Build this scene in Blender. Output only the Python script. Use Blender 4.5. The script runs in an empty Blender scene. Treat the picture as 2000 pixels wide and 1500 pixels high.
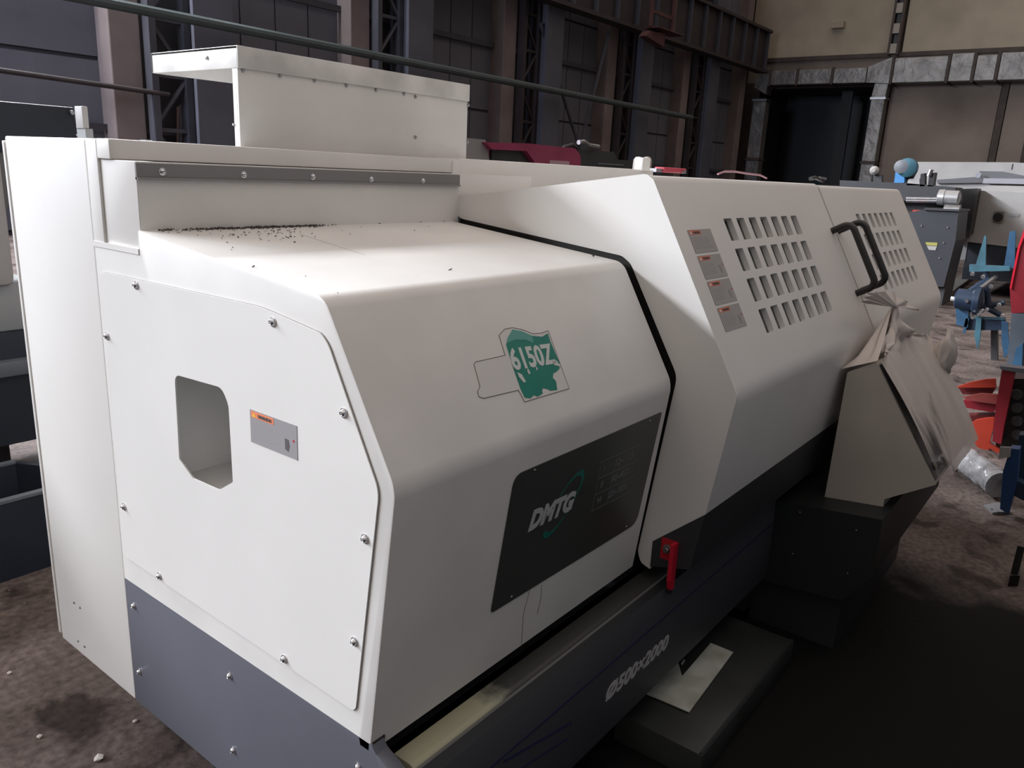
import bpy, bmesh, math, random
from mathutils import Vector, Matrix
random.seed(7)
S = bpy.context.scene
COL = S.collection
# ------------------------------------------------------------------ camera
CAM = Vector((-0.845834, -0.874222, 1.62)); FPX = 1543.616
CR = Vector((0.6156403, -0.7866701, 0.046229)); CD = Vector((-0.1778802, -0.1958783, -0.9643601)); CF = Vector((0.7676885, 0.5854757, -0.2605236))
cd = bpy.data.cameras.new('camera'); cam = bpy.data.objects.new('camera', cd); COL.objects.link(cam)
cd.sensor_width = 36; cd.lens = FPX*36/2000; cd.clip_end = 300; cd.clip_start = 0.05
m = Matrix((( CR.x, -CD.x, -CF.x, CAM.x), (CR.y, -CD.y, -CF.y, CAM.y), (CR.z, -CD.z, -CF.z, CAM.z), (0, 0, 0, 1)))
cam.matrix_world = m
S.camera = cam
# ------------------------------------------------------------------ exposure, world, daylight
S.view_settings.view_transform = 'Standard'; S.view_settings.look = 'None'
S.view_settings.gamma = 1; S.view_settings.exposure = 0.0; S.view_settings.use_curve_mapping = False
W = bpy.data.worlds.new('world'); S.world = W; W.use_nodes = True
nt = W.node_tree; nt.nodes.clear()
wo = nt.nodes.new('ShaderNodeOutputWorld'); bg = nt.nodes.new('ShaderNodeBackground'); rp = nt.nodes.new('ShaderNodeValToRGB')
tc = nt.nodes.new('ShaderNodeTexCoord'); sx = nt.nodes.new('ShaderNodeSeparateXYZ')
nt.links.new(tc.outputs['Generated'], sx.inputs[0]); nt.links.new(sx.outputs['Z'], rp.inputs[0])
rp.color_ramp.elements[0].position = 0.0; rp.color_ramp.elements[0].color = (.035, .033, .034, 1)
rp.color_ramp.elements[1].position = 0.8; rp.color_ramp.elements[1].color = (1.0, .89, .825, 1)
nt.links.new(rp.outputs[0], bg.inputs[0]); nt.links.new(bg.outputs[0], wo.inputs[0]); bg.inputs[1].default_value = 0.86

def area(name, loc, target, sx_, sy_, power, col):
    l = bpy.data.lights.new(name, 'AREA'); l.shape = 'RECTANGLE'; l.size = sx_; l.size_y = sy_; l.energy = power; l.color = col
    o = bpy.data.objects.new(name, l); COL.objects.link(o); o.location = loc
    o.rotation_euler = (Vector(target)-Vector(loc)).to_track_quat('-Z', 'Y').to_euler(); return o
area('high_window_light', (-6.5, 15.5, 9.7), (-6.5, .4, 1.5), 35, 1.7, 14500, (.92, .95, 1.0))
area('back_wall_fill', (-7.0, 11.5, 6.5), (8, 15.9, 4.0), 5, 5, 1500, (.62, .74, 1.0))  # fill lamp added to lift the left part of the back wall

# ------------------------------------------------------------------ helpers
def ray(u, v): return CR*(u-1000) + CD*(v-750) + CF*FPX
def AX(u, v, x): d = ray(u, v); return CAM + d*((x-CAM.x)/d.x)
def AY(u, v, y): d = ray(u, v); return CAM + d*((y-CAM.y)/d.y)
def AZ(u, v, z): d = ray(u, v); return CAM + d*((z-CAM.z)/d.z)

MATS = {}
def mat(name, col, rough=.5, metal=0.0, var=0.0, scale=6.0, bump=0.0, col2=None, spec=.5, bscale=None, dist=0.002):
    if name in MATS: return MATS[name]
    mt = bpy.data.materials.new(name); mt.use_nodes = True; n = mt.node_tree; b = n.nodes['Principled BSDF']
    b.inputs['Base Color'].default_value = (*col, 1); b.inputs['Roughness'].default_value = rough
    b.inputs['Metallic'].default_value = metal; b.inputs['Specular IOR Level'].default_value = spec
    t = n.nodes.new('ShaderNodeTexCoord')
    if var > 0 or col2:
        nz = n.nodes.new('ShaderNodeTexNoise'); nz.inputs['Scale'].default_value = scale; nz.inputs['Detail'].default_value = 6
        n.links.new(t.outputs['Object'], nz.inputs['Vector'])
        r = n.nodes.new('ShaderNodeValToRGB'); e = r.color_ramp.elements
        c2 = col2 if col2 else tuple(c*(1-var) for c in col)
        e[0].position = .35; e[0].color = (*c2, 1); e[1].position = .65; e[1].color = (*col, 1)
        n.links.new(nz.outputs[0], r.inputs[0]); n.links.new(r.outputs[0], b.inputs['Base Color'])
    if bump > 0:
        nb = n.nodes.new('ShaderNodeTexNoise'); nb.inputs['Scale'].default_value = bscale or scale*8; nb.inputs['Detail'].default_value = 4
        n.links.new(t.outputs['Object'], nb.inputs['Vector'])
        bp = n.nodes.new('ShaderNodeBump'); bp.inputs['Strength'].default_value = bump; bp.inputs['Distance'].default_value = dist
        n.links.new(nb.outputs[0], bp.inputs['Height']); n.links.new(bp.outputs[0], b.inputs['Normal'])
    MATS[name] = mt; return mt

WHITE = mat('white_powder_coat', (.74, .725, .70), .38, var=.05, scale=2.5, bump=.05, bscale=350, dist=.0006)
WHITE2 = mat('white_powder_coat_handled', (.74, .725, .70), .42, var=.10, scale=4.0, bump=.05, bscale=350, dist=.0006)
GREY = mat('graphite_powder_coat', (.105, .11, .135), .42, var=.08, scale=3, bump=.05, bscale=300, dist=.0006)
GREYD = mat('dark_graphite_coat', (.035, .037, .042), .5, var=.15, scale=3)
BLACKM = mat('black_satin', (.012, .011, .011), .45)
RUBBER = mat('black_handle', (.018, .017, .016), .38, var=.3, scale=30)
STEEL = mat('bright_steel', (.72, .72, .74), .22, metal=1)
STEELD = mat('dull_steel', (.38, .38, .39), .42, metal=1, var=.2, scale=20)
RED = mat('red_paint', (.50, .012, .022), .4)
PANE = mat('grey_window_pane', (.17, .17, .155), .25, var=.25, scale=6)

def finish(me, name, material, parent=None, smooth=True, ang=35):
    me.materials.append(material)
    if smooth:
        for p in me.polygons: p.use_smooth = True
        me.set_sharp_from_angle(angle=math.radians(ang))
    o = bpy.data.objects.new(name, me); COL.objects.link(o)
    if parent: attach(o, parent)
    return o
def wm(o):
    M_ = o.matrix_basis.copy()
    if o.parent: M_ = wm(o.parent) @ o.matrix_parent_inverse @ M_
    return M_
def attach(o, parent):
    o.parent = parent; o.matrix_parent_inverse = wm(parent).inverted()
class MB:
    def __init__(s): s.bm = bmesh.new()
    def prism(s, pts, vec, bev=0.0, seg=3, ebev=0.0):
        """closed planar polygon swept by vec; long edges bevelled by bev, end rims by ebev"""
        vec = Vector(vec); pts = [Vector(p) for p in pts]
        nrm = Vector((0, 0, 0))
        for i in range(len(pts)):
            a, b = pts[i], pts[(i+1) % len(pts)]; nrm += a.cross(b)
        if nrm.dot(vec) > 0: pts = pts[::-1]
        b2 = bmesh.new()
        A = [b2.verts.new(p) for p in pts]; B = [b2.verts.new(p+vec) for p in pts]
        b2.faces.new(A); b2.faces.new(B[::-1]); L = []
        for i in range(len(pts)):
            j = (i+1) % len(pts); b2.faces.new((A[j], A[i], B[i], B[j]))
        if bev > 0:
            es = [e for e in b2.edges if abs((e.verts[0].co-e.verts[1].co).normalized().dot(vec.normalized())) > .999]
            bmesh.ops.bevel(b2, geom=es, offset=bev, segments=seg, profile=.5, affect='EDGES', clamp_overlap=True)
        if ebev > 0:
            b2.normal_update()
            es = [e for e in b2.edges if len(e.link_faces) == 2 and e.calc_face_angle(0) > 1.2 and abs((e.verts[0].co-e.verts[1].co).normalized().dot(vec.normalized())) < .5]
            bmesh.ops.bevel(b2, geom=es, offset=ebev, segments=2, profile=.5, affect='EDGES', clamp_overlap=True)
        s.merge(b2); return s
    def merge(s, b2):
        me = bpy.data.meshes.new('t'); b2.to_mesh(me); b2.free(); s.bm.from_mesh(me); bpy.data.meshes.remove(me)
    def box(s, x0, x1, y0, y1, z0, z1, bev=0.0):
        s.prism([(x0, y0, z0), (x0, y1, z0), (x0, y1, z1), (x0, y0, z1)], (x1-x0, 0, 0), bev, 2, bev*.8 if bev else 0); return s
    def px(s, prof, x0, x1, bev=0, seg=3, ebev=0):
        return s.prism([(x0, y, z) for y, z in prof], (x1-x0, 0, 0), bev, seg, ebev)
    def tube(s, pts, r, n=10, cap=True, r2=None):
        pts = [Vector(p) for p in pts]; rings = []; prev = None
        for i, p in enumerate(pts):
            t = (pts[min(i+1, len(pts)-1)] - pts[max(i-1, 0)]).normalized()
            if prev is None:
                a = t.orthogonal().normalized()
            else: a = (prev - t*prev.dot(t)).normalized()
            prev = a; b = t.cross(a)
            rr = r if r2 is None else r+(r2-r)*i/(len(pts)-1)
            rings.append([s.bm.verts.new(p + (a*math.cos(k*2*math.pi/n) + b*math.sin(k*2*math.pi/n))*rr) for k in range(n)])
        for i in range(len(rings)-1):
            for k in range(n):
                s.bm.faces.new((rings[i][k], rings[i][(k+1) % n], rings[i+1][(k+1) % n], rings[i+1][k]))
        if cap: s.bm.faces.new(rings[0][::-1]); s.bm.faces.new(rings[-1])
        return s
    def lathe(s, p0, axis, prof, n=24):
        p0 = Vector(p0); ax = Vector(axis).normalized(); a = ax.orthogonal().normalized(); b = ax.cross(a); rings = []
        for h, r in prof:
            rings.append([s.bm.verts.new(p0+ax*h+(a*math.cos(k*2*math.pi/n)+b*math.sin(k*2*math.pi/n))*max(r, 1e-4)) for k in range(n)])
        for i in range(len(rings)-1):
            for k in range(n): s.bm.faces.new((rings[i][k], rings[i][(k+1) % n], rings[i+1][(k+1) % n], rings[i+1][k]))
        s.bm.faces.new(rings[0][::-1]); s.bm.faces.new(rings[-1]); return s
    def build(s, name, material, parent=None, smooth=True, ang=35):
        bmesh.ops.recalc_face_normals(s.bm, faces=s.bm.faces[:])
        me = bpy.data.meshes.new(name); s.bm.to_mesh(me); s.bm.free()
        return finish(me, name, material, parent, smooth, ang)
def bool_cut(o, cutter_mb):
    c = cutter_mb.build('cutter', BLACKM, None, False)
    md = o.modifiers.new('b', 'BOOLEAN'); md.operation = 'DIFFERENCE'; md.object = c; md.solver = 'EXACT'
    dg = bpy.context.evaluated_depsgraph_get(); dg.update()
    me = bpy.data.meshes.new_from_object(o.evaluated_get(dg)); o.modifiers.clear(); old = o.data; nm = old.name
    o.data = me; bpy.data.meshes.remove(old); me.name = nm
    while len(me.materials) > 1: me.materials.pop()
    bpy.data.objects.remove(c)
    for p in me.polygons: p.use_smooth = True
    me.set_sharp_from_angle(angle=math.radians(30))
def thing(name, label, cat, loc=(0, 0, 0), group=None):
    o = bpy.data.objects.new(name, None); COL.objects.link(o); o.location = loc; o.empty_display_size = .1
    tag(o, label, cat, group); return o
def tag(o, label=None, cat=None, group=None, kind=None):
    if label: o['label'] = label
    if cat: o['category'] = cat
    if group: o['group'] = group
    if kind: o['kind'] = kind
    return o
def share(src, M_, parent, name=None):
    c = src.copy(); COL.objects.link(c); c.parent = None; c.matrix_parent_inverse = Matrix(); c.matrix_basis = M_
    if name: c.name = name
    if parent: attach(c, parent)
    return c
def rpoly(pts, rad, seg=6):
    """round the corners of a 2D polygon; rad = one radius or a list"""
    out = []; n = len(pts)
    for i in range(n):
        r = rad[i] if isinstance(rad, (list, tuple)) else rad
        p = Vector(pts[i]); a = Vector(pts[i-1])-p; b = Vector(pts[(i+1) % n])-p
        if r <= 0: out.append(tuple(p)); continue
        r = min(r, a.length*.45, b.length*.45)
        p0 = p+a.normalized()*r; p1 = p+b.normalized()*r
        for k in range(seg+1):
            t = k/seg; q = p0*(1-t)**2 + p*2*t*(1-t) + p1*t*t; out.append(tuple(q))
    return out
class Frame:
    """local frame lying on a surface: u, v in the surface, n outward"""
    def __init__(s, o, eu, ev):
        s.o = Vector(o); s.u = Vector(eu).normalized(); s.v = Vector(ev).normalized(); s.n = s.u.cross(s.v).normalized()
    def P(s, u, v, h=0): return s.o + s.u*u + s.v*v + s.n*h
    def uv(s, px_, py_):
        d = ray(px_, py_); t = (s.o-CAM).dot(s.n)/d.dot(s.n); q = CAM+d*t-s.o; return (q.dot(s.u), q.dot(s.v))
    def M(s, u, v, h=0):
        p = s.P(u, v, h); return Matrix(((s.u.x, s.v.x, s.n.x, p.x), (s.u.y, s.v.y, s.n.y, p.y), (s.u.z, s.v.z, s.n.z, p.z), (0, 0, 0, 1)))
    def plate(s, pts, t, h=0, mb=None, bev=0):
        mb = mb or MB(); return mb.prism([s.P(u, v, h) for u, v in pts], s.n*t, bev, 3)
def text_mesh(txt, size, sx_=1, shear=0, bold=0, depth=.0004, sp=1):
    c = bpy.data.curves.new('txt', 'FONT'); c.body = txt; c.size = size; c.extrude = depth; c.offset = bold; c.shear = shear; c.space_character = sp
    c.resolution_u = 3
    o = bpy.data.objects.new('txt', c); COL.objects.link(o)
    dg = bpy.context.evaluated_depsgraph_get(); dg.update()
    me = bpy.data.meshes.new_from_object(o.evaluated_get(dg)); bpy.data.objects.remove(o); bpy.data.curves.remove(c)
    me.transform(Matrix.Diagonal((sx_, 1, 1, 1)))
    return me
def put_text(name, txt, fr, u, v, h, size, material, parent, sx_=1, shear=0, bold=0, rot=0, sp=1, fit=None):
    me = text_mesh(txt, size, sx_, shear, bold, sp=sp)
    if fit:
        w = max(x.co.x for x in me.vertices)-min(x.co.x for x in me.vertices); me.transform(Matrix.Diagonal((fit/w, 1, 1, 1)))
    me.materials.clear(); me.materials.append(material)
    o = bpy.data.objects.new(name, me); COL.objects.link(o); o.matrix_basis = fr.M(u, v, h) @ Matrix.Rotation(rot, 4, 'Z')
    attach(o, parent); return o

# ------------------------------------------------------------------ the hall
def floor_material():
    mt = bpy.data.materials.new('concrete_aisle_shade'); mt.use_nodes = True; n = mt.node_tree; b = n.nodes['Principled BSDF']
    t = n.nodes.new('ShaderNodeTexCoord')
    def noise(sc, det=8, d=0.0):
        z = n.nodes.new('ShaderNodeTexNoise'); z.inputs['Scale'].default_value = sc; z.inputs['Detail'].default_value = det; z.inputs['Distortion'].default_value = d
        n.links.new(t.outputs['Object'], z.inputs['Vector']); return z
    def ramp(src, p0, c0, p1, c1):
        r = n.nodes.new('ShaderNodeValToRGB'); e = r.color_ramp.elements
        e[0].position = p0; e[0].color = (*c0, 1); e[1].position = p1; e[1].color = (*c1, 1); n.links.new(src, r.inputs[0]); return r
    def mix(f, a, c, typ='MIX'):
        x = n.nodes.new('ShaderNodeMixRGB'); x.blend_type = typ
        if isinstance(f, float): x.inputs[0].default_value = f
        else: n.links.new(f, x.inputs[0])
        n.links.new(a, x.inputs[1]); n.links.new(c, x.inputs[2]); return x.outputs[0]
    base = ramp(noise(2.2).outputs[0], .35, (.085, .066, .060), .65, (.185, .150, .138))
    fine = ramp(noise(38, 6).outputs[0], .3, (.55, .53, .52), .7, (1.25, 1.22, 1.2))
    c = mix(1.0, base.outputs[0], fine.outputs[0], 'MULTIPLY')
    st = ramp(noise(4.2, 5, .6).outputs[0], .36, (.35, .33, .32), .46, (1, 1, 1))
    c = mix(1.0, c, st.outputs[0], 'MULTIPLY')
    # aisle shade painted into the floor as an oily near-black; outline broken by noise
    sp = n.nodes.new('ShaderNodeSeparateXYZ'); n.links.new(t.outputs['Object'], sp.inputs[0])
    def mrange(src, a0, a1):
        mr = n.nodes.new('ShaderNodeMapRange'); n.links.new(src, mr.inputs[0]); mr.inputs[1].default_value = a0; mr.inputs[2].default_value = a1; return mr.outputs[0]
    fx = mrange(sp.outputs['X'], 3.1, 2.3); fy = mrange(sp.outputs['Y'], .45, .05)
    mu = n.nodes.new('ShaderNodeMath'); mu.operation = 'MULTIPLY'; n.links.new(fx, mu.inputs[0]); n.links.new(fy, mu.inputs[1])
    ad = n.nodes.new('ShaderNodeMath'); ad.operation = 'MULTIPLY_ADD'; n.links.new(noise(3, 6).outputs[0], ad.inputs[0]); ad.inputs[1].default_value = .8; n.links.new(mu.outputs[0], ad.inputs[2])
    aisle_shade = ramp(ad.outputs[0], .75, (0, 0, 0), 1.15, (1, 1, 1))
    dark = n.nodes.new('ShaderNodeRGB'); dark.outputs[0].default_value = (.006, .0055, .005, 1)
    c = mix(aisle_shade.outputs[0], c, dark.outputs[0])
    n.links.new(c, b.inputs['Base Color']); b.inputs['Roughness'].default_value = .82; b.inputs['Specular IOR Level'].default_value = .25
    bp = n.nodes.new('ShaderNodeBump'); bp.inputs['Strength'].default_value = .5; bp.inputs['Distance'].default_value = .01
    n.links.new(noise(22, 8).outputs[0], bp.inputs['Height']); n.links.new(bp.outputs[0], b.inputs['Normal'])
    return mt
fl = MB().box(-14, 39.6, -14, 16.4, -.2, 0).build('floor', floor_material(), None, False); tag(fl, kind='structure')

CLAD = mat('blue_grey_cladding', (.125, .125, .15), .7, var=.28, scale=.35, bump=.2, bscale=3, dist=.02)
CLADD = mat('dark_cladding', (.06, .056, .065), .7, var=.35, scale=.5)
PILA = mat('tan_concrete_column', (.21, .165, .155), .85, var=.25, scale=1.2)
TRUSS = mat('dark_steel_truss', (.06, .058, .07), .6, var=.3, scale=2)
TRUSSR = mat('brown_painted_truss', (.035, .025, .026), .6, var=.3, scale=2)
PIPE = mat('green_grey_pipe', (.055, .072, .072), .5, var=.2, scale=2)
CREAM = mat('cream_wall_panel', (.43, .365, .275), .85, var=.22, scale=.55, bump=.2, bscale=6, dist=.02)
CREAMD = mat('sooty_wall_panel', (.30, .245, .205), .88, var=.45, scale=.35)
SOOT = mat('brown_steel_trim', (.075, .055, .045), .7, var=.3, scale=3)
GALV = mat('galvanised_duct', (.24, .225, .21), .45, metal=.6, var=.35, scale=1.5, bump=.5, bscale=2.0, dist=.12)

wall = MB().box(-14, 39.6, 15.9, 16.3, 0, 16).build('wall_back', CLADD, None, False); tag(wall, kind='structure')
bay = [7.45+6*i-.25 for i in range(-2, 6)]
sheet = None
for bi, x0 in enumerate(bay):
    if x0 < 1: continue
    for k in range(4):
        xa = x0+2.3+k*.94
        if xa > 38.6: continue
        for r_ in range(3):
            z0 = .1+r_*3.3
            if sheet is None:
                sheet = MB().box(0, .90, -.05, 0, 0, 3.22).build('wall_panel', CLAD, wall, False); sheet.matrix_parent_inverse = Matrix()
                sheet.matrix_basis = Matrix.Translation((xa, 15.9, z0)); attach(sheet, wall)
            else:
                c = share(sheet, Matrix.Translation((xa, 15.9, z0)), wall)
                c.data = sheet.data
for k in range(7):
    share(sheet, Matrix.Translation((.6+k*.94-.2, 15.9, .1+3.3)), wall); share(sheet, Matrix.Translation((.4+k*.94, 15.9, .1)), wall)

def lattice_column(x, w, y0, h, material, n, nm='lattice_column', lab='', grp=None):
    t = thing(nm, lab, 'steel column', (x, y0, 0), grp)
    for xx in (x, x+w-.12):
        MB().box(xx, xx+.14, y0-.12, y0+.12, 0, h).build('chord', material, t, False)
    for k in range(n):
        z0 = h*k/n; z1 = h*(k+1)/n; m_ = MB()
        a, b = (x+.07, x+w-.05) if k % 2 == 0 else (x+w-.05, x+.07)
        m_.tube([(a, y0, z0+.05), (b, y0, z1-.05)], .05, 6)
        m_.box(x+.1, x+w-.1, y0-.05, y0+.05, z1-.05, z1+.03)
        m_.build('lacing_bar', material, t, False)
    return t
for i, x0 in enumerate(bay):
    if x0 < 1: continue
    p = MB().box(x0, x0+.62, 15.35, 15.9, 0, 13, .03).build('trim_%d' % (i+1), PILA, None, False); tag(p, kind='structure')
LATL = ['brown steel lattice column beside the broad tan pillar on the left', 'steel lattice column above the white box lid, third bay from left',
        'dark lattice column behind the front sheet of the white box', 'brown lattice column above the magenta machine', 'dark brown lattice column under the red crane bracket', 'dark lattice column next to the black doorway']
for i, x0 in enumerate(bay[2:-1]):
    lattice_column(x0+.66, .85, 15.2, 12.6, TRUSS if i < 2 else TRUSSR, 12, lab=LATL[i])
    if i < 5:
        q = MB().box(x0+1.55, x0+2.25, 14.9, 15.6, 0, 12.6, .02); q.box(x0+1.45, x0+2.35, 14.8, 14.9, 0, 12.6)
        q = q.build('trim_%d' % (i+20), mat('slate_painted_steel', (.085, .085, .105), .6, var=.25, scale=1), None, False); tag(q, kind='structure')
def pipe(y, uv0, uv1, r, material, label, z_off=0):
    a = AY(*uv0, y); b = AY(*uv1, y); d_ = (a-b).normalized()
    o = MB().tube([a+d_*3, b], r, 10).build('wall_pipe', material, None); tag(o, label, 'pipe'); return o
pipe(14.3, (180, 0), (1350, 230), .10, PIPE, 'thick green grey pipe running along the back wall above the white box')
pipe(15.1, (0, 137), (330, 185), .05, TRUSSR, 'thin brown pipe low on the back wall at the left')
for z in (2.0, 5.2):
    o = MB().box(2, 38.5, 15.7, 15.8, z, z+.14).build('trim_%d' % int(40+z), TRUSS, None, False); tag(o, kind='structure')
# diagonal brace and small far door panels at the left
o = MB().tube([AY(355, 205, 15.4), AY(352, 290, 15.4)], .05, 6).build('trim_60', TRUSS); tag(o, kind='structure')
d = MB().prism([AY(350, 208, 15.6), AY(400, 214, 15.6), AY(400, 300, 15.6), AY(350, 300, 15.6)], (0, .1, 0)).build('door_1', mat('rust_door', (.30, .165, .12), .8, var=.2, scale=1), None, False); tag(d, kind='structure')
for u0, u1, nm in ((402, 458, 'door_2'),):
    d = MB().prism([AY(u0, 216, 15.6), AY(u1, 222, 15.6), AY(u1, 300, 15.6), AY(u0, 300, 15.6)], (0, .1, 0)).build(nm, mat('teal_door', (.10, .12, .13), .7), None, False); tag(d, kind='structure')
# crane runway girder under the roof, with the crane end carriage hanging off it
cg = thing('crane_runway', 'dark riveted crane runway girder along the top of the back wall', 'girder', (25, 14.6, 9))
zt_ = AY(1400, 22, 14.6).z
MB().box(10, 37.9, 14.35, 14.85, zt_, zt_+.12).build('top_flange', TRUSSR, cg, False)
MB().box(10, 37.9, 14.35, 14.85, zt_-1.75, zt_-1.62).build('bottom_flange', TRUSSR, cg, False)
MB().box(10, 37.9, 14.56, 14.64, zt_-1.62, zt_).build('web', TRUSSR, cg, False)
stf = None
for k in range(20):
    xx = 12+k*1.35
    if stf is None: stf = MB().box(12, 12.08, 14.4, 14.56, zt_-1.62, zt_).build('stiffener', TRUSS, cg, False)
    else: share(stf, Matrix.Translation((xx-12, 0, 0)), cg)
cr = thing('crane_bracket', 'dull red crane end bracket high on the back wall', 'crane', AY(1297, 60, 13.8))
RDUL = mat('faded_red_steel', (.085, .028, .026), .7, var=.3, scale=2)
a = AY(1272, 52, 13.8); b = AY(1322, 72, 13.8)
MB().box(a.x, b.x, 13.5, 14.1, b.z, a.z, .02).build('platform', RDUL, cr, False)
for u in (1275, 1318):
    q = AY(u, 0, 13.8); MB().box(q.x-.06, q.x+.06, 13.75, 13.85, a.z, q.z+1.5).build('upright', RDUL, cr, False)
q0 = AY(1275, 25, 13.8); q1 = AY(1318, 25, 13.8); MB().box(q0.x, q1.x, 13.78, 13.84, q0.z, q0.z+.12).build('guard_rail', RDUL, cr, False)
MB().prism([AY(1270, 60, 13.7), AY(1300, 66, 13.7), AY(1297, 92, 13.7), AY(1262, 70, 13.7)], (0, .3, 0)).build('gusset', RDUL, cr, False)
cb_ = thing('cross_brace', 'thin steel cross brace on the back wall above the magenta machine', 'brace', AY(1130, 290, 15))
for (ua, va, ub, vb) in ((1055, 45, 1135, 300), (1190, 60, 1130, 300)):
    a = AY(ua, va, 15.0); b = AY(ub, vb, 15.0); b = b+(b-a)*.4; MB().tube([a, b], .06, 6).build('brace_bar', TRUSS, cb_)

# right-hand wall, x = 39
XW = 39.0
wr = MB().box(XW+.12, XW+.6, -14, 9.2, 0, 16); wr.box(XW+.12, XW+.6, 15.1, 16.3, 0, 16); wr.box(XW+.12, XW+.6, 9.2, 15.1, 6.05, 16)
wr = wr.build('wall_right', SOOT, None, False); tag(wr, kind='structure')
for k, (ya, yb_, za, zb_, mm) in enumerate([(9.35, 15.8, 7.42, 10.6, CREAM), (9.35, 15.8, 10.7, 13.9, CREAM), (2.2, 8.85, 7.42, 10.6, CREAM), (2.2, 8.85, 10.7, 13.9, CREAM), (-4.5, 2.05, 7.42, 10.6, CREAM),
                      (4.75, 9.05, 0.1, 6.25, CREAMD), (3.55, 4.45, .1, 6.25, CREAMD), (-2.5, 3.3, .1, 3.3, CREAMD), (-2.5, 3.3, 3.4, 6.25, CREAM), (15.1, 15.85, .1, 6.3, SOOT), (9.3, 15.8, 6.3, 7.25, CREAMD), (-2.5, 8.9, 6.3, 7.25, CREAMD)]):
    MB().box(XW, XW+.14, ya, yb_, za, zb_, .02).build('wall_panel', mm, wr, False)
o = MB().box(XW-.12, XW+.1, -10, 15.8, 7.24, 7.42).build('trim_70', SOOT, None, False); tag(o, kind='structure')
o = MB().box(XW-.1, XW+.1, 4.47, 4.72, 0, 6.2).build('trim_71', SOOT, None, False); tag(o, kind='structure')
o = MB().box(XW-.1, XW+.1, 3.35, 3.53, 0, 6.2).build('trim_72', SOOT, None, False); tag(o, kind='structure')
dk = MB().box(XW+4, XW+4.1, 8, 16, -.1, 7).build('wall_beyond', BLACKM, None, False); tag(dk, kind='structure')
for nm, (a0, a1, b0, b1) in (('wall_recess_left', (15.1, 15.3, 0, 6.1)), ('wall_recess_right', (9.0, 9.2, 0, 6.1))):
    o = MB().box(XW+.6, XW+4, a0, a1, b0, b1).build(nm, BLACKM, None, False); tag(o, kind='structure')
o = MB().box(XW+.6, XW+4.1, 9.0, 15.3, 6.05, 6.2).build('wall_recess_top', BLACKM, None, False); tag(o, kind='structure')
o = MB().box(XW+1.2, XW+1.35, 11.0, 11.5, 0, 6).build('door_3', mat('near_black_steel', (.012, .012, .012), .6), None, False); tag(o, kind='structure')
# perforated column on the right wall
pc = thing('perforated_column', 'brown steel column with slotted plates on the cream wall, above the duct', 'steel column', (XW-.3, 9.1, 7.4))
MB().box(XW-.35, XW-.02, 8.92, 9.02, 7.3, 14).build('flange', SOOT, pc, False); MB().box(XW-.35, XW-.02, 9.28, 9.38, 7.3, 14).build('flange', SOOT, pc, False)
MB().box(XW-.1, XW-.04, 9.0, 9.3, 7.3, 14).build('back_plate', BLACKM, pc, False)
for k in range(8): MB().box(XW-.34, XW-.28, 9.0, 9.3, 7.35+k*.82, 7.75+k*.82).build('batten_plate', mat('pale_steel_plate', (.35, .31, .26), .6), pc, False)
o = MB(); o.box(XW-.3, XW-.02, 11.45, 12.0, 8.55, 8.85, .03); ob = o.build('junction_box', CREAM, None, False); tag(ob, 'small cream junction box on the upper wall panel', 'box')
# duct
du = thing('air_duct', 'dented galvanised air duct running along the cream wall over the black doorway', 'duct', (XW-.4, 8, 6.6))
yy = [-9, -6, -3, 0, 2.6, 4.9, 5.75, 6.7, 8.9]
def duct_h(y):  # (z0,z1)
    return (6.02, 7.12) if y < 9.0 else (6.1, 6.8)
for i in range(len(yy)-1):
    MB().box(XW-.95, XW-.1, yy[i]+.05, yy[i+1]-.05, 6.05, 7.1+.06*math.sin(i*2.3), .04).build('duct_section', GALV, du, False)
    MB().box(XW-1.0, XW-.08, yy[i+1]-.05, yy[i+1]+.05, 6.0, 7.17).build('duct_flange', SOOT, du, False)
MB().prism([(XW-.95, 8.95, 6.05), (XW-.95, 9.9, 6.1), (XW-.95, 9.9, 6.75), (XW-.95, 8.95, 7.12)], (.85, 0, 0), .02).build('duct_reducer', GALV, du, False)
for a0, a1 in ((9.95, 11.4), (11.5, 13.0), (13.1, 14.3)):
    MB().box(XW-.85, XW-.15, a0, a1, 6.1, 6.75, .04).build('duct_section', GALV, du, False)
    MB().box(XW-.88, XW-.12, a1, a1+.08, 6.06, 6.8).build('duct_flange', SOOT, du, False)
arc = [(14.3+.75*math.sin(t*math.pi/16), 5.65+.75*math.cos(t*math.pi/16)) for t in range(9)]
arc2 = [(14.35+.1*math.sin(t*math.pi/16), 5.65+.4*math.cos(t*math.pi/16)) for t in range(8, -1, -1)]
MB().prism([(XW-.85, y, z+.38) for y, z in arc]+[(XW-.85, y, z+.05) for y, z in arc2], (.7, 0, 0)).build('duct_elbow', GALV, du, False)
for (ya, yb_) in ((14.42, 15.05), (9.05, 9.62)):
    for (za, zb_) in ((2.75, 5.4), (0, 2.65)):
        MB().box(XW-.8, XW-.2, ya, yb_, za, zb_+.0, .03).build('down_duct', GALV, du, False)
    MB().box(XW-.84, XW-.16, ya-.04, yb_+.04, 2.65, 2.75).build('duct_flange', SOOT, du, False)
    MB().box(XW-.84, XW-.16, ya-.04, yb_+.04, 5.4, 5.5).build('duct_flange', STEELD, du, False)
MB().prism([(XW-.8, 9.05, 5.5), (XW-.8, 9.62, 5.5), (XW-.8, 9.55, 6.1), (XW-.8, 9.0, 6.1)], (.6, 0, 0)).build('down_duct', GALV, du, False)

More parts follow.
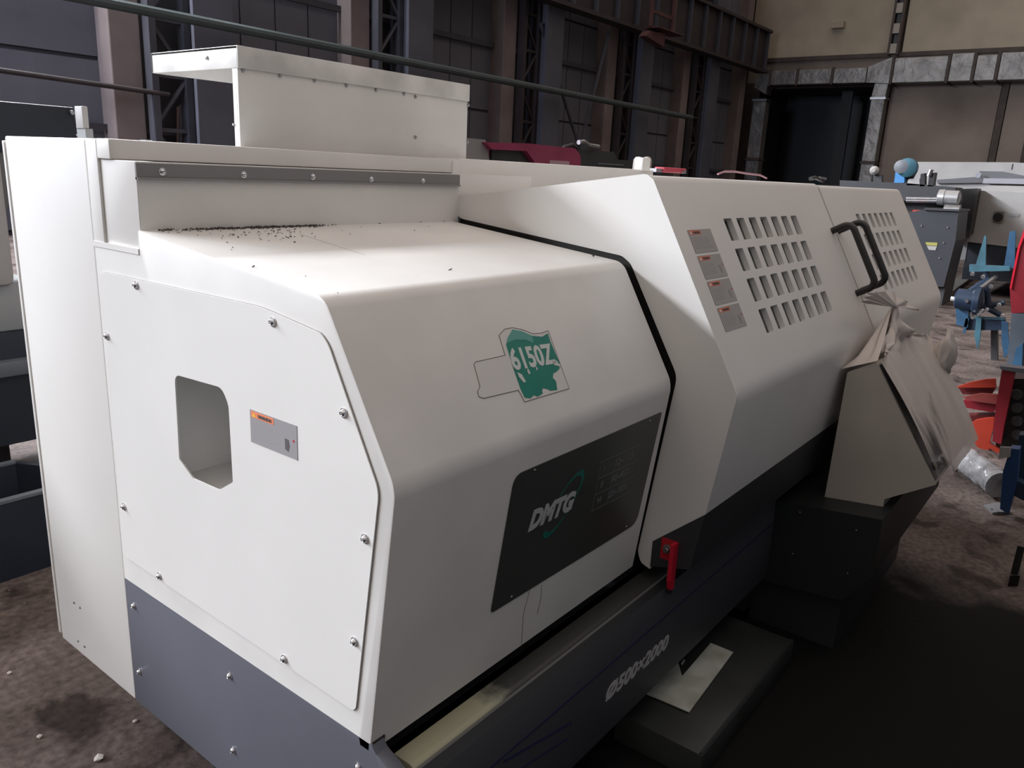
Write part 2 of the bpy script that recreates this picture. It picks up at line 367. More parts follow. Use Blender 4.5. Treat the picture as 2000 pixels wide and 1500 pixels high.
# ------------------------------------------------------------------ the lathe
YB, YC, Y2, Y3, Y1, Y0 = 1.419, .9755, .777, .923, .1738, .0629
ZT, Z3, Z2, Z1, ZM, ZB, ZB2 = 1.6457, 1.603, 1.462, 1.4015, 1.1054, .5814, .5596
L = 1.005; DX = 3.73; XS = 2.32
YT, ZTD, YM, ZMD, YBD, ZBD = .127, 1.627, -.1656, 1.0995, -.1237, .7701
LA = thing('cnc_lathe', 'large white and graphite enclosed lathe filling the foreground', 'lathe', (0, .6, 0))
END = Frame((0, 0, 0), (0, -1, 0), (0, 0, 1))      # n = -x
UP = Frame((0, 0, ZM), (1, 0, 0), (0, Y1, Z1-ZM)); LO = Frame((0, 0, ZM), (1, 0, 0), (0, -(Y0), ZM-ZB2))
DU = Frame((0, YM, ZMD), (1, 0, 0), (0, YT-YM, ZTD-ZMD)); DL = Frame((0, YM, ZMD), (1, 0, 0), (0, YM-YBD, ZMD-ZBD))
TOP = Frame((0, Y1, Z1), (1, 0, 0), (0, Y2-Y1, Z2-Z1))
# headstock cover
prof = [(YC-.002, ZB2+.02), (YC-.002, 1.42), (Y2, 1.42), (Y2, Z2), (Y1, Z1), (0, ZM), (Y0, ZB2), (Y0+.03, ZB2), (Y0+.03, ZB2+.02)]
hc = MB(); hc.px(prof[:3]+prof[3:], 0, L-.002, 0)
hc = MB()
def cover_prism():
    b2 = bmesh.new(); A = [b2.verts.new((0, y, z)) for y, z in prof]; B = [b2.verts.new((L-.022, y, z)) for y, z in prof]
    n_ = len(prof)
    b2.faces.new(A); b2.faces.new(B[::-1])
    for i in range(n_): j = (i+1) % n_; b2.faces.new((A[j], A[i], B[i], B[j]))
    es = [e for e in b2.edges if abs((e.verts[0].co-e.verts[1].co).normalized().x) > .999 and min(e.verts[0].co.y, 9) < Y1+.01 and e.verts[0].co.z > .56 and e.verts[0].co.y < Y0 or
          (abs((e.verts[0].co-e.verts[1].co).normalized().x) > .999 and abs(e.verts[0].co.y-Y1) < .01)]
    bmesh.ops.bevel(b2, geom=es, offset=.022, segments=5, profile=.5, affect='EDGES')
    b2.normal_update()
    es = [e for e in b2.edges if all(abs(v.co.x) < 1e-5 for v in e.verts) and max(v.co.y for v in e.verts) < Y2+.001]
    bmesh.ops.bevel(b2, geom=es, offset=.004, segments=2, profile=.5, affect='EDGES')
    return b2
hc.merge(cover_prism())
cover = hc.build('headstock_cover', WHITE2, LA, True, 25)
hole = rpoly([(-.660, 1.174), (-.486, 1.181), (-.465, 1.150), (-.463, .988), (-.515, .955), (-.612, .953), (-.664, .984)], [.02, .03, .012, .004, .004, .004, .004])
cut = MB(); cut.prism([(-.02, .70, .93), (-.02, .44, .93), (-.02, .44, 1.22), (-.02, .70, 1.22)], (.34, 0, 0)); bool_cut(cover, cut)
# inside of the opening: a boxed recess with slanted floor plate
MB().prism([(.32, .69, .94), (.32, .44, .94), (.32, .44, 1.21), (.32, .69, 1.21)], (.004, 0, 0)).build('recess_back', WHITE, cover, False)
# access panel on the end face
pan = rpoly([(-.955, 1.357), (-.350, 1.361), (-.178, 1.339), (-.160, 1.322), (-.036, 1.094), (-.097, .641), (-.106, .633), (-.957, .648)], [.03, .03, .01, .01, .02, .01, .012, .01])
pmb = END.plate(pan, .0035, .0005)
panel = pmb.build('access_panel', WHITE, LA, True)
cb = MB(); cb.prism([END.P(u, v, -.02) for u, v in hole], END.n*.05); bool_cut(panel, cb)
# dark seam round the panel
sm = MB()
def outline(fr, pts, w, h, mb, closed=True):
    n_ = len(pts)
    for i in range(n_ if closed else n_-1):
        a = fr.P(*pts[i], h); b = fr.P(*pts[(i+1) % n_], h); mb.tube([a, b], w, 4, False)
outline(END, pan, .0009, .0006, sm); sm.build('panel_seam', mat('dust_seam', (.22, .21, .21), .8), panel, False)
# cap screws, one mesh shared
sb = MB(); sb.lathe((0, 0, 0), (0, 0, 1), [(0, .0092), (.0015, .0092), (.0018, .0085)], 20)
sb.lathe((0, 0, .0018), (0, 0, 1), [(0, .0068), (.003, .0063), (.0048, .0050), (.0056, .0038), (.0050, .0030), (.0018, .0030)], 20)
screw0 = sb.build('screw', STEEL, panel)
def screw(fr, u, v, parent, sc=1.0, h=.004):
    global first
    M_ = fr.M(u, v, h) @ Matrix.Scale(sc, 4)
    if first is None:
        screw0.parent = None; screw0.matrix_basis = M_; attach(screw0, parent); first = 1; return screw0
    return share(screw0, M_, parent)
first = None
for y, z in [(.791, 1.346), (.311, 1.339), (.943, 1.210), (.121, 1.212), (.934, .788), (.069, .997), (.788, .656), (.310, .650), (.098, .783)]: screw(END, -y, z, panel)
# warning sticker with header
ORNG = mat('orange_print', (.72, .22, .10), .6); ORNG2 = mat('faded_orange_print', (.62, .20, .13), .6); STK = mat('grey_sticker_film', (.30, .29, .30), .45); INK = mat('dark_print', (.09, .085, .09), .6); YEL = mat('amber_print', (.8, .45, .05), .6); WPR = mat('white_print', (.62, .62, .62), .5)
STK2 = mat('pale_grey_sticker_film', (.36, .345, .335), .5); INKL = mat('faint_print', (.27, .26, .26), .6)
def sticker(fr, u0, u1, v0, v1, parent, fade=False, pict=True, h=.0045):
    w = u1-u0; hh = v1-v0
    s_ = fr.plate([(u0, v0), (u1, v0), (u1, v1), (u0, v1)], .0004, h).build('warning_sticker', STK2 if fade else STK, parent, False)
    q = MB()
    fr.plate([(u0+w*.03, v1-hh*.22), (u0+w*(.50), v1-hh*.22), (u0+w*.50, v1-hh*.03), (u0+w*.03, v1-hh*.03)], .0003, h+.0004, q)
    hd = q.build('header', ORNG2 if fade else ORNG, s_ if parent is LA else parent, False)
    return s_, w, hh
def sticker_full(fr, u0, u1, v0, v1, parent, fade, pict, h, seed):
    w = u1-u0; hh = v1-v0; rnd = random.Random(seed)
    s_ = fr.plate([(u0, v0), (u1, v0), (u1, v1), (u0, v1)], .0004, h).build('warning_sticker', STK2 if fade else STK, parent, False)
    fr.plate([(u0+w*.03, v1-hh*.22), (u0+w*.52, v1-hh*.22), (u0+w*.52, v1-hh*.03), (u0+w*.03, v1-hh*.03)], .0003, h+.0004).build('sticker_header', ORNG2 if fade else ORNG, s_, False)
    fr.plate([(u0+w*.05, v1-hh*.19), (u0+w*.14, v1-hh*.19), (u0+w*.095, v1-hh*.06)], .0003, h+.0007).build('hazard_triangle', YEL if not fade else WPR, s_, False)
    put_text('sticker_heading', 'WARNING', fr, u0+w*.18, v1-hh*.175, h+.0009, hh*.13, INK, s_, fit=w*.30, bold=.0003)
    q = MB()
    for k in range(6):
        vv = v1-hh*(.36+k*.09); L_ = w*(.80 if not pict else .58)*rnd.uniform(.75, 1)
        fr.plate([(u0+w*.07, vv), (u0+w*.07+L_, vv), (u0+w*.07+L_, vv+hh*.018), (u0+w*.07, vv+hh*.018)], .0002, h+.0004, q)
    q.build('fine_print', INKL, s_, False)
    if pict:
        q = MB(); c0 = u0+w*.80; c1 = v0+hh*.34
        fr.plate([(c0-w*.05, c1-hh*.14), (c0+w*.02, c1-hh*.2), (c0+w*.05, c1-hh*.02), (c0+w*.03, c1+hh*.16), (c0-w*.05, c1+hh*.18)], .0002, h+.0004, q)
        q.build('pictogram', INK if not fade else INKL, s_, False)
        MB().lathe(fr.P(u0+w*.93, v0+hh*.52, h+.0004), fr.n, [(0, w*.018), (.0003, w*.018)], 10).build('red_dot', RED, s_, False)
    return s_
sticker_full(END, -.393, -.250, 1.092, 1.158, LA, False, True, .0045, 1)

# rear housing step above the cover, recessed piece by the cabinet
MB().px([(.9262, 1.421), (.9262, Z3), (Y2, Z3), (Y2, 1.421)], .006, .05, .002, 2, .001).build('housing_side', WHITE, LA)
MB().box(0, 1.2, .9268, YC, 1.421, ZT-.0005, .002).build('housing_post', WHITE, LA)
MB().px([(Y2-.0012, 1.425), (Y2-.0012, Z3-.001), (Y2+.02, Z3-.001), (Y2+.02, 1.425)], .0075, 1.006).build('backsplash', WHITE2, LA, False)
o = MB().px([(Y2-.001, 1.412), (Y2-.001, 1.424), (YC, 1.424), (YC, 1.412)], -.002, .006, .001).build('housing_lip', WHITE, LA, False)
MB().box(.05, 1.4, Y2+.02, YC, 1.41, Z3-.001).build('housing_core', WHITE, LA, False)
# grey wiper strip with screws
gs = MB().px([(Y2-.006, 1.566), (Y2-.006, 1.600), (Y2-.0005, 1.600), (Y2-.0005, 1.566)], .004, L-.002, .001)
gs.px([(Y2-.011, 1.566), (Y2-.009, 1.571), (Y2-.0005, 1.571), (Y2-.0005, 1.566)], .004, L-.002)
gs = gs.build('wiper_strip', mat('mid_grey_strip', (.20, .195, .195), .5), LA, False)
BACKS = Frame((0, Y2, 0), (1, 0, 0), (0, 0, 1))
for u_, v_ in ((314, 335), (473, 341), (608, 345), (722, 350), (823, 353)):
    a = BACKS.uv(u_, v_); screw(BACKS, a[0], a[1], gs, .85, .006)
# top slab and rear cover
MB().box(0, 1.11, .870, .926, 1.604, ZT, .003).build('top_slab', WHITE2, LA)
rc = MB().box(1.11, 2.40, .870, 1.30, 1.30, ZT+.004, .004); rc.box(2.40, 5.2, .87, 1.30, 1.30, 1.622); rc.box(1.075, 1.11, .866, .90, 1.53, ZT-.004, .002)
rc.build('rear_cover', WHITE, LA)
MB().box(1.0, 2.6, .80, .87, 1.25, 1.52, .002).build('rear_guard', WHITE, LA)
o = MB().box(2.28, 2.35, .86, .90, 1.645, 1.70, .004).build('corner_bracket', WHITE, LA); 
# electrical cabinet
cab = MB().box(0, 1.2, YC+.001, YB-.016, .22, ZT-.001, .005).build('electrical_cabinet', WHITE, LA)
MB().box(-.002, 1.2, YB-.013, YB, .235, ZT-.012, .003).build('cabinet_door', WHITE, cab)
rv = MB().lathe((0, 0, 0), (0, 0, 1), [(0, .0035), (.002, .003), (.003, .001)], 10).build('rivet', STEELD, cab)
for k, (y, z) in enumerate([(1.293, .381), (1.256, .380), (1.293, .257), (1.253, .257)]):
    if k == 0: rv.parent = None; rv.matrix_basis = END.M(-y, z, 0); attach(rv, cab)
    else: share(rv, END.M(-y, z, 0), cab)
MB().box(.34, .36, YB-.06, YB-.03, ZT, ZT+.01).build('hinge', STEELD, cab)
# white sheet box on the slab: front sheet plus overhanging lid
bx = MB().box(.388, 1.262, .976, .984, ZT, 1.85, .0015).build('box_front_sheet', WHITE2, LA)
MB().box(1.254, 1.262, .984, 1.15, ZT, 1.80).build('side_sheet', WHITE, bx, False)
MB().box(.388, .396, .984, .999, ZT, 1.84).build('edge_flange', WHITE, bx, False)
lb = AZ(350, 112, 1.888)
lid = MB().box(.386, 1.264, .972, lb.y, 1.880, 1.888, .002); lid.box(.386, 1.264, .970, .975, 1.836, 1.888, .001)
lid.box(.386, .391, .972, lb.y, 1.836, 1.888, .001); lid.box(1.259, 1.264, .972, lb.y, 1.836, 1.888); lid.box(.386, 1.264, lb.y-.005, lb.y, 1.836, 1.888)
lid.build('box_lid', mat('white_lid_soiled', (.74, .725, .70), .45, var=.28, scale=7), bx)
BF = Frame((0, .976, 0), (1, 0, 0), (0, 0, 1))
for u_, v_ in ((474, 137), (546, 148), (614, 157), (676, 167), (734, 176), (789, 183), (811, 174), (811, 189), (811, 268), (914, 190), (914, 205), (913, 277)):
    a = BF.uv(u_, v_); MBs = None; share(rv, BF.M(a[0], a[1], .001) @ Matrix.Scale(1.5, 4), bx)
a = AX(405, 113, .386); share(rv, Frame((.386, 0, 0), (0, -1, 0), (0, 0, 1)).M(-a.y, a.z, .001) @ Matrix.Scale(1.4, 4), bx); share(rv, END.M(-1.0, 1.70, -.386) @ Matrix.Scale(1.0, 4), bx)

# sliding door with ventilation slots
def door(x0, x1, dy, label):
    t = .012
    out = [(YT+.66, 1.535), (YT, ZTD), (YM, ZMD), (YBD, ZBD)]
    out = [(y+dy, z-dy*.3) for y, z in out]
    pts = []
    def rnd(p, a, b, r, seg=4):
        p, a, b = Vector(p), Vector(a), Vector(b); p0 = p+(a-p).normalized()*r; p1 = p+(b-p).normalized()*r
        return [tuple(p0*(1-k/seg)**2+p*2*(k/seg)*(1-k/seg)+p1*(k/seg)**2) for k in range(seg+1)]
    outer = [out[0]]+rnd(out[1], out[0], out[2], .02)+rnd(out[2], out[1], out[3], .03)+[out[3]]
    inn = [(y+t*1.05, z-t*.9) for y, z in outer]; inn[-1] = (outer[-1][0]+t, outer[-1][1]); inn[0] = (outer[0][0], outer[0][1]-t)
    m_ = MB().px(outer+inn[::-1], x0, x1)
    return m_, out
HP = [(.764, 1.471), (.190, 1.415), (.162, 1.397), (-.003, 1.122), (.062, .600), (.050, .568), (.018, .558), (.015, .648), (-.1237, .7701), (-.169, 1.1), (-.1656+.004, 1.118), (.118, 1.615), (.140, 1.628), (.744, 1.540), (.780, 1.530), (.790, 1.515), (.786, 1.485)]
dm, _ = door(L, XS, 0, '')
dA = dm.build('sliding_door', WHITE, LA, True, 25)
MB().px(rpoly(HP, [.01, .01, .01, .02, .01, .012, .004, 0, 0, .01, .01, .004, .01, 0, .004, .01, .012], 3), L-.0008, L+.010).build('door_end_plate', WHITE, dA, True, 25)
MB().px([(Y2, 1.47), (.19, 1.414), (.16, 1.396), (-.003, 1.122), (.064, .60), (.10, .60), (.15, 1.3), (Y2, 1.44)], L+.012, L+.016).build('door_gasket', BLACKM, dA, False)
# slots
cA = MB()
r1 = (1.342, 1.514, 1.453); ca, sa = DU.v.y, DU.v.z
def vz(z): return (z-ZMD)/DU.v.z
rows = [(vz(1.5155), vz(1.4555)), (vz(1.434), vz(1.374)), (vz(1.3535), vz(1.2925)), (vz(1.2715), vz(1.2095))]
for (va, vb) in rows:
    for k in range(7):
        u0 = 1.341 + k*(1.953-.057-1.341)/6
        DU.plate(rpoly([(u0, vb), (u0+.057, vb), (u0+.057, va), (u0, va)], .004, 2), .06, -.04, cA)
bool_cut(dA, cA)
pn = DU.plate([(1.30, vz(1.18)), (2.0, vz(1.18)), (2.0, vz(1.535)), (1.30, vz(1.535))], .004, -.04).build('window_pane', PANE, dA, False)
DU.plate([(1.30, vz(1.206)), (2.0, vz(1.206)), (2.0, vz(1.222)), (1.30, vz(1.222))], .006, -.034).build('pane_reflection_strip', mat('pale_reflection', (.42, .40, .38), .5), dA, False)  # reflection low in the bottom slots, painted as a pale strip
MB().px([(-.1237+.0, .770), (-.1237+.006, .7701), (-.094, .601), (-.100, .601)], L, XS).build('door_apron', GREYD, dA, False)
MB().prism([(L-.003, .018, .645), (L-.003, .018, .568), (L-.003, -.100, .601), (L-.003, -.1237, .770)], (.004, 0, 0)).build('apron_end', GREYD, dA, False)
lt = [(448.6, 0), (494, 1)]
sv = [(vz(1.491), vz(1.434)), (vz(1.427), vz(1.370)), (vz(1.364), vz(1.307)), (vz(1.300), vz(1.243))]
for k, (va, vb) in enumerate(sv): sticker_full(DU, 1.087, 1.227, vb, va, dA, True, k > 0, .001, 10+k)
for k in range(2):
    pass
# second sliding door
dm, _ = door(XS+.010, DX, .022, '')
dB = dm.build('sliding_door', WHITE, LA, True, 25)
DUB = Frame((0, YM+.022, ZMD-.0066), (1, 0, 0), (0, YT-YM, ZTD-ZMD)); cB = MB()
for (va, vb) in rows:
    for k in range(7):
        u0 = 2.765 + k*(3.400-.057-2.765)/6
        DUB.plate(rpoly([(u0, vb), (u0+.052, vb), (u0+.052, va), (u0, va)], .004, 2), .06, -.04, cB)
bool_cut(dB, cB)
DUB.plate([(2.68, vz(1.18)), (3.46, vz(1.18)), (3.46, vz(1.535)), (2.68, vz(1.535))], .004, -.04).build('window_pane', PANE, dB, False)
MB().px([(-.100, .765), (-.094, .765), (-.072, .601), (-.078, .601)], XS+.004, DX).build('door_apron', GREYD, dB, False)
MB().px([(.78, 1.50), (.17, 1.59), (-.115, 1.1), (-.06, .60), (.2, .60), (.78, .60)], DX-.015, DX-.004).build('door_end_plate', WHITE, dB, False)
SEAM_SHADE = mat('taupe_seam_shade', (.30, .265, .235), .6)
DUB.plate([(XS+.012, 0.02), (XS+.060, 0.02), (XS+.052, .59), (XS+.012, .59)], .003, .0005).build('door_edge_shade', SEAM_SHADE, dB, False)  # shade beside the first door's edge, painted as a dark strip
DUB.plate([(XS-.0045, 0.0), (XS-.0005, 0.0), (XS-.0005, .585), (XS-.0045, .585)], .0006, .0243).build('edge_seam_shade', SEAM_SHADE, dA, False)
# handles
def handle(x, hh, parent, fr):
    v0 = (1.236-ZMD)/DU.v.z; v1 = (1.456-ZMD)/DU.v.z; r = .03; pts = []
    pts.append(fr.P(x, v1, 0)); pts.append(fr.P(x, v1, hh-r))
    for k in range(1, 6):
        a = k*math.pi/10; pts.append(fr.P(x, v1-r*(1-math.cos(a)), hh-r+r*math.sin(a)))
    for k in range(0, 6):
        a = k*math.pi/10; pts.append(fr.P(x, v0+r*(1-math.sin(a)), hh-r+r*math.cos(a)))
    pts.append(fr.P(x, v0, 0))
    return MB().tube(pts, .0125, 14).build('handle', RUBBER, parent)
handle(2.28, .075, dA, DU); handle(2.435, .10, dB, DUB)
# interior behind the doors so that gaps stay dark
MB().box(1.03, DX-.02, .25, .32, .35, 1.50).build('inner_guard', mat('inner_sheet', (.10, .10, .10), .7), LA, False)

# base, rail and plinth
base = MB().px([(-.040, .530), (-.045, .437), (-.045, .222), (.10, .222), (.10, .500), (-.02, .500)], 0.02, 1.84, .002, 2)
base = base.build('base_front_sheet', mat('graphite_front_shaded', (.07, .072, .082), .45, var=.1, scale=2), LA, True)  # same graphite paint as the end panel, darkened for the shaded front
be = MB().prism([(0, -.045, .22), (0, YC-.002, .22), (0, YC-.002, ZB-.001), (0, Y0-.004, ZB-.001), (0, .045, .565), (0, -.040, .530)], (.03, 0, 0), .002, 2, .001).build('base_end_panel', GREY, LA)
for y, z in [(.937, .515), (.938, .323), (.518, .510), (.520, .313), (.094, .512)]: screw(END, -y, z, be, .95, .0)
MB().box(.03, 1.84, .02, YC-.03, .222, .50).build('base_core', GREYD, LA, False)
MB().box(.06, 3.6, .10, .72, 0, .245, .004).build('plinth', GREYD, LA)
MB().box(1.84, 3.65, .02, .95, .05, .60).build('bed_casting', GREYD, LA, False)
MB().prism([(.004, Y0-.006, ZB), (.004, Y0+.02, ZB+.004), (.004, Y0+.02, .548), (.004, Y0+.002, .548)], (.03, 0, 0)).build('corner_gasket', BLACKM, LA, False)
BLUEP = mat('dark_blue_line', (.028, .030, .085), .5)
BFR = Frame((0, -.045, 0), (1, 0, 0), (0, 0, 1))
q = MB(); BFR.plate([(.05, .436), (1.83, .436), (1.83, .442), (.05, .442)], .001, .0005, q); q.build('blue_pinstripe', BLUEP, base, False)
for (p0, p1, w) in (((984, 1484), (1116, 1408), .008), ((1015, 1500), (1108, 1440), .006)):
    a = BFR.uv(*p0); b = BFR.uv(*p1); BFR.plate([(a[0], a[1]-w), (b[0], b[1]-w), (b[0], b[1]), (a[0], a[1])], .0006, .0004).build('blue_stripe', BLUEP, base, False)
a = BFR.uv(1180, 1372); b = BFR.uv(1303, 1262)
put_text('size_lettering', '\u00d8500\u00d72000', BFR, a[0], a[1], .0008, .058, mat('pale_grey_lettering', (.50, .50, .51), .5), base, shear=.22, bold=.0022, fit=b[0]-a[0], rot=math.atan2(b[1]-a[1]-.002, b[0]-a[0]))
# guide rail with worn paint at the left end
def rail_mat():
    mt = bpy.data.materials.new('worn_rail'); mt.use_nodes = True; n = mt.node_tree; b = n.nodes['Principled BSDF']
    t = n.nodes.new('ShaderNodeTexCoord'); sp = n.nodes.new('ShaderNodeSeparateXYZ'); n.links.new(t.outputs['Object'], sp.inputs[0])
    nz = n.nodes.new('ShaderNodeTexNoise'); nz.inputs['Scale'].default_value = 24; nz.inputs['Detail'].default_value = 6; n.links.new(t.outputs['Object'], nz.inputs['Vector'])
    ma = n.nodes.new('ShaderNodeMath'); ma.operation = 'MULTIPLY_ADD'; n.links.new(nz.outputs[0], ma.inputs[0]); ma.inputs[1].default_value = .16; n.links.new(sp.outputs['X'], ma.inputs[2])
    r = n.nodes.new('ShaderNodeValToRGB'); e = r.color_ramp.elements; e[0].position = .36; e[0].color = (.40, .39, .27, 1); e[1].position = .46; e[1].color = (.045, .045, .04, 1)
    e2 = e.new(.40); e2.color = (.26, .26, .2, 1)
    n.links.new(ma.outputs[0], r.inputs[0]); n.links.new(r.outputs[0], b.inputs['Base Color']); b.inputs['Roughness'].default_value = .5; return mt
rl = MB().px([(.060, .524), (.014, .524), (.004, .518), (.002, .500), (.060, .500)], .058, 1.84, .003, 2, .001).build('guide_rail', rail_mat(), LA)
MB().px([(.0035, .5185), (-.0015, .513), (-.0015, .500), (.0, .500)], .060, 1.84).build('rail_edge', mat('worn_grey_edge', (.17, .17, .16), .4), LA, False)
MB().px([(-.002, .516), (-.037, .516), (-.037, .49), (-.002, .49)], .07, 1.84).build('rail_seat', GREYD, LA, False)
# red latch
rl_ = MB().prism([(L-.006, -.010, .668), (L-.006, -.058, .668), (L-.006, -.058, .606), (L-.006, -.010, .606)], (.004, 0, 0), .002).build('transport_latch', RED, LA, False)
MB().prism([(L-.03, -.048, .668), (L-.004, -.048, .668), (L-.004, -.048, .530), (L-.022, -.048, .530), (L-.03, -.048, .56)], (0, -.012, 0), .001).build('latch_blade', mat('bright_red_paint', (.62, .015, .04), .35), rl_, False)
MB().lathe((L-.006, -.030, .640), (-1, 0, 0), [(0, .014), (.003, .014), (.004, .010), (.012, .0095), (.014, .007)], 6).build('latch_bolt', STEELD, rl_)
MB().lathe((L-.018, -.053, .532), (0, 0, -1), [(0, .008), (.012, .008)], 12).build('rubber_stop', BLACKM, rl_)

# name plate, logo and badge on the headstock
PLG = mat('dark_green_grey_plate', (.055, .062, .056), .32, var=.15, scale=5); GRN = mat('logo_green', (.015, .15, .12), .4)
pl_px = [(1000, 944), (1014, 922), (1290, 805), (1292, 812), (1248, 1004), (1235, 1024), (966, 1196), (957, 1190)]
def L2(px_): return LO.uv(*px_)
cor = [L2((1004, 930)), L2((1292, 804)), L2((1240, 1020)), L2((957, 1198))]
cor = [(.326, -.068), (.966, -.072), (.940, -.398), (.322, -.402)]
u0, v0 = L2((1004, 928)); u1, v1 = L2((1292, 804)); u2, v2 = L2((1242, 1022)); u3, v3 = L2((957, 1198))
npl = LO.plate(rpoly([(u0, v0), (u1, v1), (u2, v2), (u3, v3)], [.028, .008, .035, .012], 6), .0015, .0004).build('name_plate', PLG, LA, False)
for p_ in ((1043, 918), (1268, 822), (1222, 1028), (998, 1165)):
    a = L2(p_); share(rv, LO.M(a[0], a[1], .0015) @ Matrix.Scale(1.1, 4), npl)
a = L2((1029, 1036)); b = L2((1112, 995))
put_text('logo_lettering', 'DMTG', LO, a[0], a[1], .0026, .062, mat('silver_lettering', (.50, .51, .51), .4), npl, shear=.25, bold=.0034, fit=b[0]-a[0]+.012, rot=math.atan2(b[1]-a[1], b[0]-a[0])*.6)
# swoosh: two slim crescents
ce = L2((1100, 985)); q = MB()
pA = L2((1139, 918)); pB = L2((1060, 1050)); ctr = ((pA[0]+pB[0])/2, (pA[1]+pB[1])/2); ax = Vector((pA[0]-pB[0], pA[1]-pB[1])); La_ = ax.length/2; ax.normalize(); pe = Vector((-ax.y, ax.x))
WID = .036
def ell(k, wid, off): t = 2*math.pi*k/60; return (ctr[0]+ax.x*La_*math.cos(t)+pe.x*(wid*math.sin(t)+off), ctr[1]+ax.y*La_*math.cos(t)+pe.y*(wid*math.sin(t)+off))
for k in range(60):
    if 17 < k < 27: continue
    a_, b_ = ell(k, WID, 0), ell(k+1, WID, 0); th = .0032*(1+1.2*abs(math.cos(math.pi*k/30)))
    c_ = (ctr[0]+(a_[0]-ctr[0])*(.93-.10*abs(math.cos(math.pi*k/30))), ctr[1]+(a_[1]-ctr[1])*(.93-.10*abs(math.cos(math.pi*k/30)))); d_ = (ctr[0]+(b_[0]-ctr[0])*(.93-.10*abs(math.cos(math.pi*(k+1)/30))), ctr[1]+(b_[1]-ctr[1])*(.93-.10*abs(math.cos(math.pi*(k+1)/30))))
    LO.plate([a_, b_, d_, c_], .0004, .0022, q)
q.build('logo_swoosh', GRN, npl, False)
# rating table scratched into the plate
INKT = mat('grey_table_print', (.17, .18, .18), .5); q = MB()
TL, TR_, BR_, BL_ = [Vector(L2(p)) for p in ((1173, 902), (1253, 866), (1232, 958), (1154, 998))]
def lerp(a, b, t): return a+(b-a)*t
def line(a, b, w, q, fr, h): 
    d = (b-a).normalized(); pz = Vector((-d.y, d.x))*w; fr.plate([tuple(a-pz), tuple(b-pz), tuple(b+pz), tuple(a+pz)], .0003, h, q)
for t in (0, .34, .67, 1): line(lerp(TL, BL_, t), lerp(TR_, BR_, t), .0006, q, LO, .0021)
for t in (0, .36, 1): line(lerp(TL, TR_, t), lerp(BL_, BR_, t), .0006, q, LO, .0021)
q.build('rating_table', INKT, npl, False)
for k, (aa, bb) in enumerate((('I', '12~115'), ('II', '90~450'), ('H', '220~1600'))):
    p = lerp(TL, BL_, (k+.75)*.333); put_text('table_entry', aa, LO, p.x+.018, p.y, .0023, .026, INKT, npl); put_text('table_entry', bb, LO, p.x+.068, p.y, .0023, .026, INKT, npl, fit=.085)
# drips below the plate
q = MB()
for p_ in (((1058, 1142), (1056, 1170), (1049, 1200)), ((1035, 1150), (1022, 1200), (1018, 1265))):
    pts = [L2(x) for x in p_]
    for i in range(2): line(Vector(pts[i]), Vector(pts[i+1]), .0007, q, LO, .0002)
q.build('oil_drip', mat('brown_drip', (.12, .10, .075), .5), LA, False)
# badge: outline of a torn sticker with green print
bpx = [(974, 655), (985, 643), (1000, 640), (1020, 644), (1040, 652), (1056, 651), (1070, 646), (1111, 759), (1024, 785), (1012, 762), (944, 778), (935, 775), (932, 765), (937, 755), (925, 712), (928, 707), (986, 694)]
buv = [UP.uv(*p) for p in bpx]
bd = MB(); UP.plate(buv, .0003, .0004, bd); bd = bd.build('model_badge', mat('clear_sticker', (.66, .645, .62), .3), LA, False)
q = MB(); outline(UP, buv, .0008, .0008, q); q.build('sticker_edge', mat('dirty_edge', (.23, .21, .19), .7), bd, False)
def z9(x, y): return (850+x/2.5, 600+y/2.5)
gpx = [z9(*p) for p in [(345, 185), (352, 150), (375, 110), (420, 118), (470, 140), (520, 145), (548, 128), (560, 165), (606, 275), (596, 280), (606, 300), (588, 318), (576, 322), (572, 345), (588, 362), (594, 405), (560, 408), (545, 400), (524, 396), (520, 410), (524, 422), (498, 438), (482, 430), (462, 446), (435, 442), (415, 400), (380, 300)]]
UP.plate([UP.uv(*p) for p in gpx], .0004, .0009).build('green_print', mat('teal_green_print', (.012, .22, .165), .35, var=.12, scale=20), bd, False)
lpx = [z9(*p) for p in [(345, 178), (352, 150), (375, 110), (420, 118), (470, 140), (478, 178), (440, 160), (385, 160)]]
UP.plate([UP.uv(*p) for p in lpx], .0003, .0014).build('faded_print', mat('pale_teal_print', (.10, .34, .29), .35), bd, False)
a = UP.uv(*z9(392, 318)); b = UP.uv(*z9(590, 270))
put_text('model_lettering', '6150Z', UP, a[0]-.004, a[1]+.006, .0016, .062, mat('grey_white_lettering', (.60, .63, .61), .5), bd, bold=.0020, fit=b[0]-a[0]+.003, rot=-.06)
dr = MB()
for p_ in ([(398, 318), (420, 330), (440, 365), (430, 370), (405, 340)], [(450, 300), (462, 322), (455, 330), (446, 310)], [(565, 262), (590, 262), (612, 296), (598, 288), (580, 285)], [(488, 290), (498, 300), (492, 312)]):
    UP.plate([UP.uv(*z9(*x)) for x in p_], .0004, .0016).build('lettering_smear', MATS['grey_white_lettering'], bd, False)

# seam in the headstock top
a = TOP.uv(585, 457); b = TOP.uv(712, 498)
q = MB(); line(Vector(a), Vector(b), .0006, q, TOP, .0001); q.build('top_seam', mat('seam_dark', (.3, .29, .28), .6), LA, False)
